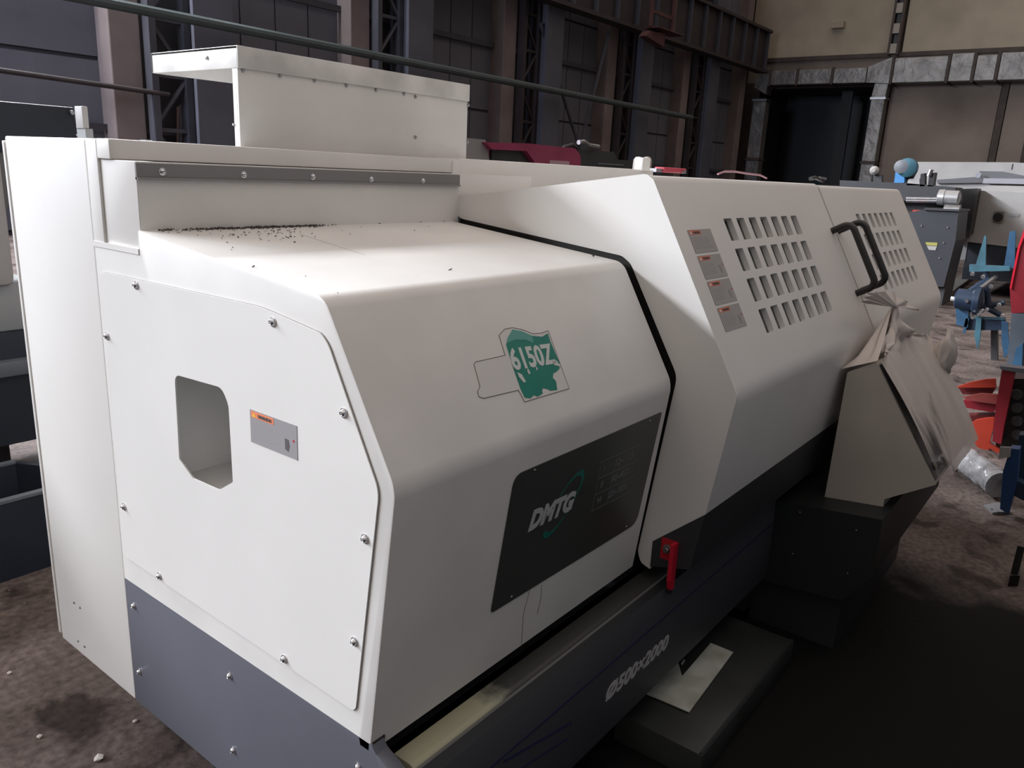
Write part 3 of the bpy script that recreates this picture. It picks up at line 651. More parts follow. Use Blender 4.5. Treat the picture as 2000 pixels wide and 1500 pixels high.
# metal chips swept against the backsplash
q = MB(); rnd = random.Random(3)
def chip(u, v, s):
    c = TOP.P(u, v, s*.4); a = Vector((rnd.uniform(-1, 1), rnd.uniform(-1, 1), rnd.uniform(-.2, .5))).normalized(); b = Vector((rnd.uniform(-1, 1), rnd.uniform(-1, 1), .6)).normalized()
    q.prism([c-a*s-b*s*.2, c+a*s, c+b*s*.8], a.cross(b).normalized()*s*.4)
vmax = (Vector((Y2-Y1, Z2-Z1))).length
for i in range(520):
    t = rnd.random(); u_ = 300+ (rnd.gauss(490, 75)-300 if t < .75 else rnd.uniform(-20, 330))
    if not 292 < u_ < 660: continue
    vv_ = 446-(u_-300)*.02
    a = TOP.uv(u_, vv_); chip(a[0], vmax-.003-abs(rnd.gauss(0, .009)), rnd.uniform(.0018, .0040))
for i in range(75):
    u_ = rnd.gauss(510, 85); v_ = 448+abs(rnd.gauss(0, 11)); a = TOP.uv(u_, v_)
    if a[1] < vmax-.002 and a[0] > .03: chip(a[0], a[1], rnd.uniform(.0018, .0034))
for u_, v_, s in ((494, 522, .004), (597, 540, .0025), (659, 575, .0035), (878, 528, .0055), (455, 484, .003), (453, 489, .003), (525, 471, .002), (548, 469, .002), (815, 433, .003), (837, 443, .003), (854, 430, .003), (1158, 502, .006), (730, 434, .003), (683, 458, .003), (668, 451, .002), (704, 444, .002)):
    a = TOP.uv(u_, v_); chip(a[0], min(a[1], vmax-.003), s)
ch = q.build('metal_chips', mat('dark_swarf', (.07, .055, .055), .5, metal=.4), None, False)
tag(ch, 'small dark metal chips scattered on the white headstock top along the backsplash', 'metal chips', kind='stuff')

# lower side box under the pendant
XB_ = 1.842
sbx = MB().prism([(XB_, -.034, .52), (XB_, -.395, .56), (XB_, -.396, .35), (XB_, -.31, .225), (XB_, -.034, .20)], (1.1, 0, 0), .004, 2).build('side_box', mat('dark_side_box_coat', (.016, .019, .0195), .5), LA)
SBF = Frame((XB_, 0, 0), (0, -1, 0), (0, 0, 1))
for y, z in ((-.129, .503), (-.321, .498), (-.126, .341), (-.317, .334)): share(rv, SBF.M(-y, z, .001) @ Matrix.Scale(1.2, 4), sbx)
MB().box(1.9, 2.85, -.30, .02, 0, .21).build('side_box_foot', GREYD, LA, False)
# control pendant
XP = 1.97
pp = [AX(u, v, XP) for u, v in [(1655, 727), (1712, 708), (1828, 947), (1727, 975), (1720, 1023), (1607, 990)]]
PW = .72
BEI = mat('beige_pendant_coat', (.50, .455, .395), .5, var=.10, scale=5)
pb = MB().prism(pp, (PW, 0, 0), .003, 2, .0).build('control_pendant', BEI, LA)
fn = (pp[2]-pp[1]); PF = Frame(pp[2], (1, 0, 0), pp[1]-pp[2]); PH = fn.length
PF.plate([(.012, .012), (PW-.012, .012), (PW-.012, PH-.012), (.012, PH-.012)], .002, .0005).build('keypad_face', mat('dark_keypad', (.03, .03, .035), .3, col2=(.12, .11, .11), scale=9), pb, False)
PF.plate([(.10, PH*.55), (PW*.62, PH*.55), (PW*.62, PH*.92), (.10, PH*.92)], .002, .0025).build('screen', mat('dark_screen', (.01, .012, .015), .12), pb, False)
for k in range(4):
    MB().lathe(PF.P(.06+k*.06, .05, .002), PF.n, [(0, .014), (.012, .014), (.014, .012)], 14).build('knob', STEELD if k else BLACKM, pb)

# plastic film wrapped round the pendant, gathered into a knot above it
def film_mat():
    mt = bpy.data.materials.new('cloudy_plastic_film'); mt.use_nodes = True; n = mt.node_tree; n.nodes.clear()
    out = n.nodes.new('ShaderNodeOutputMaterial'); b = n.nodes.new('ShaderNodeBsdfPrincipled'); tr = n.nodes.new('ShaderNodeBsdfTransparent'); mx = n.nodes.new('ShaderNodeMixShader')
    b.inputs['Base Color'].default_value = (.64, .575, .53, 1); b.inputs['Roughness'].default_value = .38
    t = n.nodes.new('ShaderNodeTexCoord'); mp = n.nodes.new('ShaderNodeMapping'); mp.inputs['Scale'].default_value = (7, 1.6, 1.6)
    nz = n.nodes.new('ShaderNodeTexNoise'); nz.inputs['Scale'].default_value = 2.2; nz.inputs['Detail'].default_value = 8; nz.inputs['Distortion'].default_value = .8
    n.links.new(t.outputs['Object'], mp.inputs[0]); n.links.new(mp.outputs[0], nz.inputs['Vector'])
    r = n.nodes.new('ShaderNodeValToRGB'); e = r.color_ramp.elements; e[0].position = .34; e[0].color = (.12, .12, .12, 1); e[1].position = .56; e[1].color = (.93, .93, .93, 1)
    spx = n.nodes.new('ShaderNodeSeparateXYZ'); n.links.new(t.outputs['Object'], spx.inputs[0])
    m1 = n.nodes.new('ShaderNodeMath'); m1.operation = 'MULTIPLY_ADD'; n.links.new(spx.outputs['X'], m1.inputs[0]); m1.inputs[1].default_value = 1.7; m1.inputs[2].default_value = -3.75
    m2 = n.nodes.new('ShaderNodeMath'); m2.operation = 'MULTIPLY_ADD'; n.links.new(spx.outputs['Z'], m2.inputs[0]); m2.inputs[1].default_value = 1.9; m2.inputs[2].default_value = -1.55
    m3 = n.nodes.new('ShaderNodeMath'); m3.operation = 'MAXIMUM'; n.links.new(m1.outputs[0], m3.inputs[0]); n.links.new(m2.outputs[0], m3.inputs[1])
    m3b = n.nodes.new('ShaderNodeMath'); m3b.operation = 'MAXIMUM'; n.links.new(m3.outputs[0], m3b.inputs[0]); m3b.inputs[1].default_value = -.30
    m4 = n.nodes.new('ShaderNodeMath'); m4.operation = 'ADD'; n.links.new(m3b.outputs[0], m4.inputs[0]); n.links.new(nz.outputs[0], m4.inputs[1]); n.links.new(m4.outputs[0], r.inputs[0])
    n.links.new(r.outputs[0], mx.inputs[0]); n.links.new(tr.outputs[0], mx.inputs[1]); n.links.new(b.outputs[0], mx.inputs[2]); n.links.new(mx.outputs[0], out.inputs[0])
    bp = n.nodes.new('ShaderNodeBump'); bp.inputs['Strength'].default_value = .35; bp.inputs['Distance'].default_value = .008; n.links.new(nz.outputs[0], bp.inputs['Height']); n.links.new(bp.outputs[0], b.inputs['Normal'])
    return mt
FILM = film_mat()
from mathutils import noise as mn
def film():
    bm = bmesh.new(); rnd = random.Random(5)
    knot = AY(1750, 600, -.235)
    # rings: bottom of the wrapped front up to the knot, then a loose flare above it
    def ring(kind, t):
        # footprint in (x, y) at height given by the pendant section
        pts = []
        return pts
    cx, cy = knot.x, knot.y; NS = 72; rings = []
    def rect(k, x0, x1, y0, y1):
        # param around rectangle, k in 0..1
        per = [(x0, y1), (x0, y0), (x1, y0), (x1, y1)]
        s = k*4; i = int(s) % 4; f = s-int(s); a = per[i]; b = per[(i+1) % 4]
        return (a[0]+(b[0]-a[0])*f, a[1]+(b[1]-a[1])*f)
    x0, x1 = XP-.006, XP+PW+.02; yb = pp[0].y+.0; zt = pp[1].z+.008; yt = pp[1].y-.004
    yf = pp[2].y-.012; zf = pp[2].z-.01
    # front skin rings from the bottom lip to the top edge
    prof = []
    for j in range(15):
        t = j/14; prof.append((x0+.0, x1-.01, yf+(yt-yf)*t-.014*math.sin(math.pi*t), zf+(zt-zf)*t, None))
    grid = []
    for (a0, a1, y, z, _) in prof:
        row = []
        for k in range(41):
            s = k/40; x = a0+(a1-a0)*s
            w = mn.noise(Vector((x*7, z*2.2, 1.3)))*.008+mn.noise(Vector((x*24, z*3, 4.1)))*.0022
            row.append(Vector((x, y-abs(w)-.006, z+mn.noise(Vector((x*8, z*8, 9)))*.002)))
        grid.append(row)
    # hood: from the top edge to the knot
    for j in range(1, 13):
        t = j/12; e = t**.75; row = []
        for k in range(41):
            s = k/40; p = grid[14][k]; q = Vector((cx+(s-.5)*.035, cy+math.sin(s*9)*.008, knot.z))
            v = p.lerp(q, e); v.z += -.05*math.sin(math.pi*t)*(.6+.4*math.cos(s*6)); amp = math.sin(math.pi*min(t+.15, 1))*.035
            v.y += math.sin(s*30+t*2)*amp*.22+mn.noise(Vector((s*7, t*3, 2)))*amp*1.2; v.z += mn.noise(Vector((s*9, t*4, 7)))*amp*.8
            row.append(v)
        grid.append(row)
    # flare above the knot, up and left against the doors
    top = [AY(1686, 592, -.21), AY(1698, 572, -.20), AY(1738, 568, -.20), AY(1794, 607, -.22)]
    for j in range(1, 9):
        t = j/8; row = []
        for k in range(41):
            s = k/40; q = Vector((cx+(s-.5)*.035, cy+math.sin(s*9)*.008, knot.z)); f = s*3; i = min(int(f), 2); e = top[i].lerp(top[i+1], f-i)
            v = q.lerp(e, t); v.y += math.sin(s*44)*.012*t; row.append(v)
        grid.append(row)
    vs = [[bm.verts.new(v) for v in row] for row in grid]
    for j in range(len(vs)-1):
        for k in range(40): bm.faces.new((vs[j][k], vs[j][k+1], vs[j+1][k+1], vs[j+1][k]))
    # back half of the hood (towards the machine) and left cheek
    bk = []
    for j in range(0, 13):
        t = j/12; row = []
        for k in range(25):
            s = k/24; a = Vector((x0, yt, zt)); b = Vector((x0, yb+.02, zt-.05)); 
            p = a.lerp(b, s*2) if s < .5 else b.lerp(Vector((x1, yb+.03, zt-.04)), s*2-1)
            q = Vector((cx-.018+s*.036, cy+.01+math.sin(s*7)*.006, knot.z)); v = p.lerp(q, t**.8); v.y += math.sin(s*22)*.014*math.sin(math.pi*t); v.z -= .03*math.sin(math.pi*t); row.append(v)
        bk.append([bm.verts.new(v) for v in row])
    for j in range(12):
        for k in range(24): bm.faces.new((bk[j][k], bk[j][k+1], bk[j+1][k+1], bk[j+1][k]))
    # loose bag bulging on the right
    c = AX(1838, 703, XP+PW*.97); b3 = []
    for j in range(9):
        row = []
        for k in range(16):
            a = math.pi*j/8; p_ = 2*math.pi*k/16; r_ = 1+.9*mn.noise(Vector((j*.8, k*.9, 3)))
            row.append(bm.verts.new(c+Vector((.05*math.sin(a)*math.cos(p_)*r_, .045*math.sin(a)*math.sin(p_)*r_, .10*math.cos(a)*(.8+.2*r_)-.03*math.sin(p_)))))
        b3.append(row)
    for j in range(8):
        for k in range(16): bm.faces.new((b3[j][k], b3[j][(k+1) % 16], b3[j+1][(k+1) % 16], b3[j+1][k]))
    me = bpy.data.meshes.new('plastic_film'); bm.to_mesh(me); bm.free(); o = finish(me, 'plastic_film', FILM, None, True, 180)
    tag(o, 'cloudy plastic film wrapped over the beige control pendant and knotted above it', 'plastic film'); return o
film()

# chip tray on the floor and the loose notched plate
tr = thing('drip_tray', 'low dark drip tray on the floor under the front of the lathe', 'tray', (1.3, -.1, 0))
MB().box(.96, 1.70, -.215, .06, 0, .094, .004).build('tray_body', mat('oily_tray', (.05, .054, .052), .42, var=.3, scale=6), tr)
MB().box(.962, 1.698, -.213, -.205, .09, .0985).build('tray_rim', GREYD, tr, False)
pz = [AZ(u, v, .1) for u, v in [(1257, 1354), (1346, 1392), (1432, 1275), (1388, 1257), (1332, 1322), (1322, 1286)]]
pl_ = MB().prism(pz, (0, 0, .003)).build('notched_plate', mat('dirty_white_plate', (.66, .68, .62), .5, col2=(.40, .41, .33), scale=9), None, False)
tag(pl_, 'loose white sheet metal plate with a V notch lying on the drip tray', 'plate')
mk = MB().prism([AZ(u, v, .1) for u, v in [(1330, 1297), (1332, 1300), (1338, 1291), (1336, 1289)]], (0, 0, .003)).build('paint_flake', mat('flake_white', (.7, .7, .7), .5), None, False); tag(mk, 'tiny white flake beside the notch of the loose plate', 'flake')

# ------------------------------------------------------------------ things behind and beside the lathe
def poly(parent, name, px_, x, dep, material, bev=0, nm=None):
    pts = [AX(u, v, x) for u, v in px_]
    return MB().prism(pts, (dep, 0, 0), bev, 2).build(name, material, parent, False)
def polyY(parent, name, px_, y, dep, material, bev=0):
    return MB().prism([AY(u, v, y) for u, v in px_], (0, dep, 0), bev, 2).build(name, material, parent, False)
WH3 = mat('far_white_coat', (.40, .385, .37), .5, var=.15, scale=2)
NAVY = mat('navy_coat', (.018, .024, .038), .5, var=.3, scale=3); NAVYT = mat('navy_trim', (.12, .135, .155), .5)
MAG = mat('magenta_coat', (.30, .035, .095), .45, var=.2, scale=3); DGR = mat('charcoal_coat', (.038, .038, .042), .55, var=.2, scale=3)
BLUE = mat('bright_blue_paint', (.03, .10, .19), .45, var=.3, scale=8); BLUED = mat('deep_blue_paint', (.014, .032, .065), .45, var=.2, scale=5); TEAL = mat('teal_paint', (.05, .15, .20), .5, var=.3, scale=8)
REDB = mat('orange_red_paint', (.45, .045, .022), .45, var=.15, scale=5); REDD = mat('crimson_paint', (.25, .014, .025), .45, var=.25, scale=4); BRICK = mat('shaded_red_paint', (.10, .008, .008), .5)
# another lathe behind the cabinet, far left
t = thing('navy_lathe', 'navy and grey lathe standing behind the white cabinet at the left edge', 'lathe', (0, 3.6, 0))
a = AY(0, 197, 3.2); b = AY(150, 262, 3.2)
MB().box(-1.6, b.x, 3.2, 3.9, b.z-.1, a.z, .01).build('guard_box', NAVY, t)
MB().box(-1.6, b.x+.06, 3.22, 3.9, b.z-.35, b.z-.0, .02).build('guard_side', mat('warm_grey_coat', (.13, .125, .125), .6), t)
za = AY(30, 560, 3.2).z; zb = AY(30, 650, 3.2).z; zc = AY(30, 700, 3.2).z; zd = AY(30, 728, 3.2).z; ze = AY(30, 830, 3.2).z
MB().box(-1.6, AY(32, 540, 3.2).x, 3.2, 3.9, za, b.z-.1, .04).build('white_cover', WH3, t)
MB().box(-1.6, .80, 3.25, 3.9, zb, za, .01).build('grey_cover', mat('cool_grey_coat', (.30, .31, .31), .6), t)
MB().box(-1.6, .85, 3.2, 3.9, zc, zb).build('bed_side', NAVY, t); MB().box(-1.6, .85, 3.14, 3.9, zd, zc, .005).build('bed_trim', NAVYT, t)
MB().box(-1.6, .85, 3.22, 3.9, ze-.1, zd).build('bed_base', NAVY, t); MB().box(-1.5, .6, 3.4, 3.8, 0, ze-.1).build('foot', BLACKM, t)
MB().lathe(AY(140, 220, 3.19), (0, -1, 0), [(0, .012), (.01, .01)], 10).build('bolt', STEELD, t)
t = thing('chip_bin', 'dark navy open chip bin on the floor left of the white cabinet', 'bin', (0, 2.5, 0))
yb_ = 2.3; z1_ = AY(40, 975, yb_).z; xr = AY(80, 965, yb_).x+.25
MB().box(-1.2, xr, yb_, yb_+.02, 0, z1_).build('front_panel', NAVY, t, False); MB().box(-1.2, xr, yb_-.006, yb_+.026, z1_, z1_+.012).build('front_rim', NAVYT, t, False)
bk = AZ(30, 905, z1_+.02)
MB().box(-1.2, bk.x, bk.y, bk.y+.02, 0, z1_+.02).build('back_panel', NAVY, t, False); MB().box(-1.2, bk.x, bk.y-.005, bk.y+.025, z1_+.02, z1_+.03).build('back_rim', NAVYT, t, False)
MB().prism([(bk.x, bk.y, 0), (bk.x+.02, bk.y+.02, 0), (xr+.02, yb_, 0), (xr, yb_, 0)], (0, 0, z1_+.02)).build('side_panel', NAVY, t, False)
MB().box(-1.2, xr-.3, yb_+.02, bk.y, 0, .03).build('bin_floor', NAVY, t, False)
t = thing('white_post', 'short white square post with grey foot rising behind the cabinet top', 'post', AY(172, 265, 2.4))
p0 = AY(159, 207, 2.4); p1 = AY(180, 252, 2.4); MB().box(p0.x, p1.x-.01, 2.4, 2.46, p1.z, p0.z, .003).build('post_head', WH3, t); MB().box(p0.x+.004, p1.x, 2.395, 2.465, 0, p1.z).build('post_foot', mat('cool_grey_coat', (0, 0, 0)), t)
# magenta lathe in the next row
t = thing('magenta_lathe', 'magenta and charcoal lathe seen over the rear cover behind the white box', 'lathe', (7, 6.5, 0)); y = 6.0
polyY(t, 'grey_cabinet', [(880, 266), (948, 273), (962, 345), (880, 345)], y, .8, mat('mid_grey_coat', (.26, .26, .26), .6))
polyY(t, 'magenta_hood', [(950, 278), (1031, 280), (1124, 290), (1134, 304), (1134, 350), (1046, 350), (1045, 318), (1029, 295), (961, 292)], y-.08, .9, MAG)
polyY(t, 'window', [(961, 291), (1030, 294), (1047, 318), (1047, 340), (961, 340)], y, .05, DGR)
polyY(t, 'charcoal_cover', [(1122, 291), (1200, 297), (1206, 312), (1260, 315), (1260, 360), (1132, 350)], y+.05, .8, DGR)
polyY(t, 'magenta_logo_patch', [(1074, 313), (1112, 315), (1112, 322), (1074, 320)], y-.085, .01, mat('pale_pink_print', (.45, .3, .34), .5))
polyY(t, 'lathe_body', [(880, 330), (1260, 345), (1260, 520), (880, 500)], y+.1, .8, DGR)
polyY(t, 'grey_strip', [(1168, 318), (1218, 321), (1218, 324), (1168, 321)], y+.04, .01, NAVYT)
polyY(t, 'lathe_foot', [(900, 495), (1240, 500), (1240, 700), (900, 700)], y+.2, .6, BLACKM)
t2 = MB().tube([AY(1130, 278, y), AY(1140, 277, y), AY(1150, 284, y), AY(1169, 287, y)], .035, 10).build('coolant_nozzle', STEELD, t)
t2 = MB().tube([AY(1100, 288, y), AY(1118, 283, y), AY(1127, 290, y)], .03, 8).build('coolant_pipe', BLACKM, t)
t = thing('pale_rollers', 'pair of pale rounded rollers standing just left of the white corner bracket', 'rollers', AY(1255, 330, 5))
for u in (1247, 1264):
    c = AY(u, 312, 5); MB().lathe(c-Vector((.0, 0, 1.2)), (0, 0, 1), [(0, .07), (1.12, .075), (1.2, .07), (1.235, .045), (1.245, .01)], 18).build('roller', mat('pale_beige', (.30, .275, .25), .6), t)
MB().box(c.x-.35, c.x+.25, 4.85, 5.15, 0, c.z-1.1).build('roller_base', DGR, t)
t = thing('red_valve_block', 'small red valve block with grey ends on the rear cover right of the corner bracket', 'valve', AY(1310, 335, 1.15))
a = AY(1288, 326, 1.15); b = AY(1334, 337, 1.15); MB().box(a.x+.02, b.x, 1.13, 1.19, b.z-.005, a.z, .006).build('block', mat('valve_red', (.45, .04, .07), .5), t); MB().box(a.x-.05, a.x+.02, 1.14, 1.18, b.z-.005, b.z+.012).build('hose_tail', STEELD, t); MB().box(b.x-.06, b.x-.02, 1.12, 1.135, b.z-.005, b.z+.01).build('end_cap', STEEL, t)
h = MB().tube([AY(u, v, 1.1) for u, v in ((1402, 340), (1415, 335), (1435, 335), (1460, 339), (1485, 342), (1497, 348))], .006, 8).build('pink_hose', mat('dusty_pink_rubber', (.32, .16, .18), .6), None); tag(h, 'dusty pink hose lying along the top edge behind the first sliding door', 'hose')
t = thing('black_clamp', 'small black clamp with pale tip on top of the doors near their seam', 'clamp', AY(1598, 352, 1.0))
MB().tube([AY(1583, 349, 1.0), AY(1592, 347, 1.0), AY(1600, 350, 1.0), AY(1608, 354, 1.0)], .014, 8).build('clamp_body', BLACKM, t); MB().tube([AY(1600, 347, .99), AY(1613, 349, .99)], .008, 8).build('clamp_tip', STEEL, t)

# far right: machines in the aisle
t = thing('dark_machine_bed', 'long dark machine bed with silver motor beyond the right end of the doors', 'machine bed', AX(1820, 560, 12)); x = 12
poly(t, 'bed_beam', [(1640, 352), (1775, 358), (1866, 366), (1866, 392), (1640, 392)], x+.6, .6, DGR)
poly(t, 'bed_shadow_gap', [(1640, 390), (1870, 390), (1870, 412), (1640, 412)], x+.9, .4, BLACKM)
poly(t, 'gearbox', [(1798, 410), (1872, 412), (1866, 470), (1843, 560), (1822, 560), (1760, 420)], x, .8, mat('slate_box', (.032, .034, .041), .5, var=.15, scale=2))
poly(t, 'gearbox_lid', [(1806, 406), (1873, 409), (1873, 413), (1804, 410)], x-.05, .9, DGR)
poly(t, 'lower_frame', [(1740, 470), (1866, 470), (1838, 600), (1740, 600)], x+.1, .7, DGR)
poly(t, 'warning_plate', [(1807, 473), (1831, 474), (1830, 480), (1810, 479)], x-.01, .01, mat('yellow_plate', (.36, .34, .08), .5)); poly(t, 'white_plate', [(1810, 480), (1830, 481), (1827, 489), (1814, 488)], x-.01, .01, WH3)
for v in (389, 393): MB().tube([AX(1770, v-1, x+.4), AX(1835, v, x+.4)], .03, 8).build('feed_shaft', STEELD, t)
c = AX(1851, 386, x+.2); MB().lathe(c+Vector((.0, .14, 0)), (0, -1, 0), [(0, .05), (.02, .11), (.10, .115), (.11, .105), (.28, .105), (.30, .06)], 20).build('motor', mat('motor_silver', (.42, .42, .42), .35, metal=.6), t)
MB().lathe(c+Vector((-.1, .0, -.17)), (0, -1, 0), [(0, .08), (.2, .08)], 14).build('pump', STEELD, t)
for u, v in ((1800, 441), (1851, 444), (1843, 474), (1835, 504)): MB().lathe(AX(u, v, x-.005), (-1, 0, 0), [(0, .014), (.012, .012)], 10).build('bolt', STEEL, t)
poly(t, 'red_part', [(1782, 410), (1797, 410), (1794, 420), (1785, 420)], x+.2, .1, REDB)
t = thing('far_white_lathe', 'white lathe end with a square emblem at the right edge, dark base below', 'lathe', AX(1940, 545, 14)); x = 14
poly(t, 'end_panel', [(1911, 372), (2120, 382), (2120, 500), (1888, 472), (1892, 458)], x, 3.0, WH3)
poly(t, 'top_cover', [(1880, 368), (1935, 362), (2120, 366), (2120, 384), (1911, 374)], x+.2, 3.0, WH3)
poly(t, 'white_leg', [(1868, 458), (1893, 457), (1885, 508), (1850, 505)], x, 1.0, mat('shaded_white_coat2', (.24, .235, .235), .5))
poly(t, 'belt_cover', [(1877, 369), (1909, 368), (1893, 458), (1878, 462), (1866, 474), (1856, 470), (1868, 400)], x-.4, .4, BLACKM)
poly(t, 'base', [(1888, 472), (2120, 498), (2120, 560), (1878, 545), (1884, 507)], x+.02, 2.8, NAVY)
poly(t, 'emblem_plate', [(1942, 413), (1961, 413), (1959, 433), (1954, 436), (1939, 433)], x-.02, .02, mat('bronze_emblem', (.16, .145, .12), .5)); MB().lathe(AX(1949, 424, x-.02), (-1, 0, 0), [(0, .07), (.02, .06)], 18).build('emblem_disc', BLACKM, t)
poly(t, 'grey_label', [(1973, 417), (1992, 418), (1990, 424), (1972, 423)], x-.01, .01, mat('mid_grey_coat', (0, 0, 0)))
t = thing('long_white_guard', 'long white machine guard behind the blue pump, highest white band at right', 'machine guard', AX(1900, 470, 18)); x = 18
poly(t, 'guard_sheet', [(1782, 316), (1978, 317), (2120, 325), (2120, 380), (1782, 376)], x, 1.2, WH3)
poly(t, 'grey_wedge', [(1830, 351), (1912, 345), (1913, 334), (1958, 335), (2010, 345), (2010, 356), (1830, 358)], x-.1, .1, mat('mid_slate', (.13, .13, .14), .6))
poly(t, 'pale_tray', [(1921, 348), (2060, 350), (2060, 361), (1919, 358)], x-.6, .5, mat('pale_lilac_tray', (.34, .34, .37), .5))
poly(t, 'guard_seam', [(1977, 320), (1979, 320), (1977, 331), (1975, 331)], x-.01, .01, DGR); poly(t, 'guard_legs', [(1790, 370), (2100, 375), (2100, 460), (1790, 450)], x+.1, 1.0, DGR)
MB().lathe(AX(1912, 343, x-.3), (-1, 0, 0), [(0, .06), (.1, .05)], 12).build('guard_knob', STEEL, t)
t = thing('blue_pump', 'blue and teal round pump on the dark machine bed', 'pump', AX(1757, 354, 12.6)); x = 12.6
poly(t, 'pump_foot', [(1749, 336), (1767, 336), (1766, 357), (1746, 357)], x, .2, mat('sky_blue_paint', (.05, .24, .55), .45))
MB().lathe(AX(1776, 328, x+.1), (-1, 0, 0), [(0, .10), (.05, .14), (.16, .14), (.2, .08)], 22).build('pump_housing', TEAL, t); MB().lathe(AX(1762, 326, x-.02), (-1, 0, 0), [(0, .09), (.08, .10), (.1, .04)], 20).build('pump_disc', mat('pump_grey', (.16, .17, .19), .5), t)
poly(t, 'pump_bracket', [(1768, 333), (1790, 333), (1780, 352), (1768, 350)], x+.12, .1, BLACKM)
t = thing('black_steady_rest', 'black two-armed clamp with grey screw on the dark bed right of the blue pump', 'clamp', AX(1811, 362, 12.6))
for pp_ in ([(1798, 340), (1806, 338), (1806, 364), (1796, 364)], [(1815, 339), (1827, 337), (1823, 364), (1812, 364)]): poly(t, 'clamp_arm', pp_, x, .15, BLACKM)
MB().tube([AX(1814, 344, x-.02), AX(1819, 331, x-.02)], .035, 8).build('clamp_screw', STEELD, t)
o = poly(None, 'white_tool_box', [(1775, 349), (1796, 349), (1796, 362), (1770, 362)], x, .25, WH3, .01); tag(o, 'small white box on the dark bed between blue pump and black clamp', 'box')
t = thing('pale_headed_bolt', 'round pale knob on a dark stem above the right end of the doors', 'knob', AX(1709, 352, 12.6))
MB().lathe(AX(1709, 333, x), (-1, 0, 0), [(-.05, .03), (0, .065), (.06, .065), (.1, .03)], 16).build('knob_head', mat('putty', (.38, .36, .34), .6), t); poly(t, 'knob_stem', [(1705, 340), (1722, 342), (1722, 360), (1705, 360)], x+.02, .1, DGR)

# blue implement
t = thing('blue_implement', 'blue bladed farm implement with bolts, standing beyond the pendant', 'implement', AX(1925, 690, 8.2)); x = 8.2
poly(t, 'upright_blade', [(1923, 460), (1926, 462), (1925, 522), (1904, 522)], x, .04, TEAL); poly(t, 'upright_blade', [(1972, 452), (1984, 451), (1981, 524), (1960, 526)], x+.1, .04, BLUE)
poly(t, 'cross_bar', [(1893, 517), (1972, 521), (1972, 529), (1893, 531)], x-.05, .1, TEAL)
poly(t, 'hub_plate', [(1866, 597), (1892, 600), (1890, 640), (1868, 634)], x-.1, .12, BLUE)
MB().lathe(AX(1905, 587, x-.15)+Vector((0, .18, 0)), (0, -1, 0), [(0, .06), (.02, .10), (.16, .10), (.18, .14), (.22, .14), (.24, .05)], 20).build('gear_hub', BLUED, t)
MB().tube([AX(1857, 583, x-.2), AX(1888, 587, x-.2)], .022, 8).build('white_rod', mat('pale_rod', (.6, .6, .58), .4), t)
MB().tube([AX(1900, 575, x-.2), AX(1945, 540, x)], .022, 8).build('hydraulic_rod', STEELD, t); MB().tube([AX(1893, 570, x-.1), AX(1932, 545, x)], .03, 8).build('hydraulic_rod', BLUED, t)
for a_, b_ in (((1893, 605), (1962, 590)), ((1905, 590), (1955, 615)), ((1925, 530), (1930, 600))): MB().tube([AX(*a_, x), AX(*b_, x)], .03, 8).build('frame_link', BLUED, t)
poly(t, 'blade_carrier', [(1889, 619), (1962, 621), (1964, 631), (1956, 645), (1886, 645)], x-.05, .06, BLUED); poly(t, 'carrier_lip', [(1889, 618), (1962, 620), (1963, 625), (1889, 623)], x-.07, .02, TEAL)
poly(t, 'lower_blade', [(1886, 622), (1893, 622), (1884, 652), (1880, 649)], x-.1, .03, BLUE); poly(t, 'lower_blade', [(1907, 620), (1917, 620), (1914, 665), (1909, 684), (1903, 655)], x-.1, .03, TEAL); poly(t, 'lower_blade', [(1956, 626), (1969, 630), (1971, 686), (1962, 701), (1956, 670)], x-.1, .03, BLUE)
for u, v in ((1899, 535), (1920, 541), (1918, 607), (1912, 614), (1889, 588), (1951, 596), (1900, 620), (1958, 617), (1927, 605), (1935, 560)): MB().lathe(AX(u, v, x-.25), (-1, 0, 0), [(0, .022), (.02, .016)], 8).build('bolt', STEEL, t)
poly(t, 'foot', [(1935, 645), (1948, 645), (1948, 705), (1935, 705)], x+.1, .08, DGR)
o = MB().prism([AZ(1846, 562, .01), AZ(1900, 530, .01), AZ(1904, 542, .01), AZ(1850, 583, .01)], (0, 0, .06)).build('floor_beam', mat('dusty_grey', (.10, .095, .09), .7), None, False); tag(o, 'flat grey steel beam lying on the floor behind the blue implement', 'beam')
# red frame and its blue-grey plate
t = thing('crimson_frame', 'crimson machine frame with a blue grey plate at the right edge', 'machine frame', AX(1985, 730, 7.0)); x = 7.0
poly(t, 'crimson_side', [(2001, 445), (1988, 482), (1972, 562), (1975, 612), (2080, 612), (2080, 400)], x, .5, REDD, .01)
poly(t, 'crimson_lip', [(2001, 445), (1988, 482), (1972, 562), (1975, 566), (1992, 484), (2006, 447)], x-.02, .02, mat('bright_red_paint', (0, 0, 0)))
poly(t, 'grey_plate', [(1976, 612), (2080, 606), (2080, 716), (1966, 716), (1968, 700)], x, .05, mat('blue_grey_plate', (.085, .105, .13), .5, var=.3, scale=4)); poly(t, 'blue_strip', [(1985, 680), (1998, 670), (1996, 716), (1976, 716)], x-.02, .02, BLUE)
poly(t, 'frame_leg', [(1978, 716), (2060, 716), (2060, 770), (1978, 770)], x+.1, .2, BLACKM)
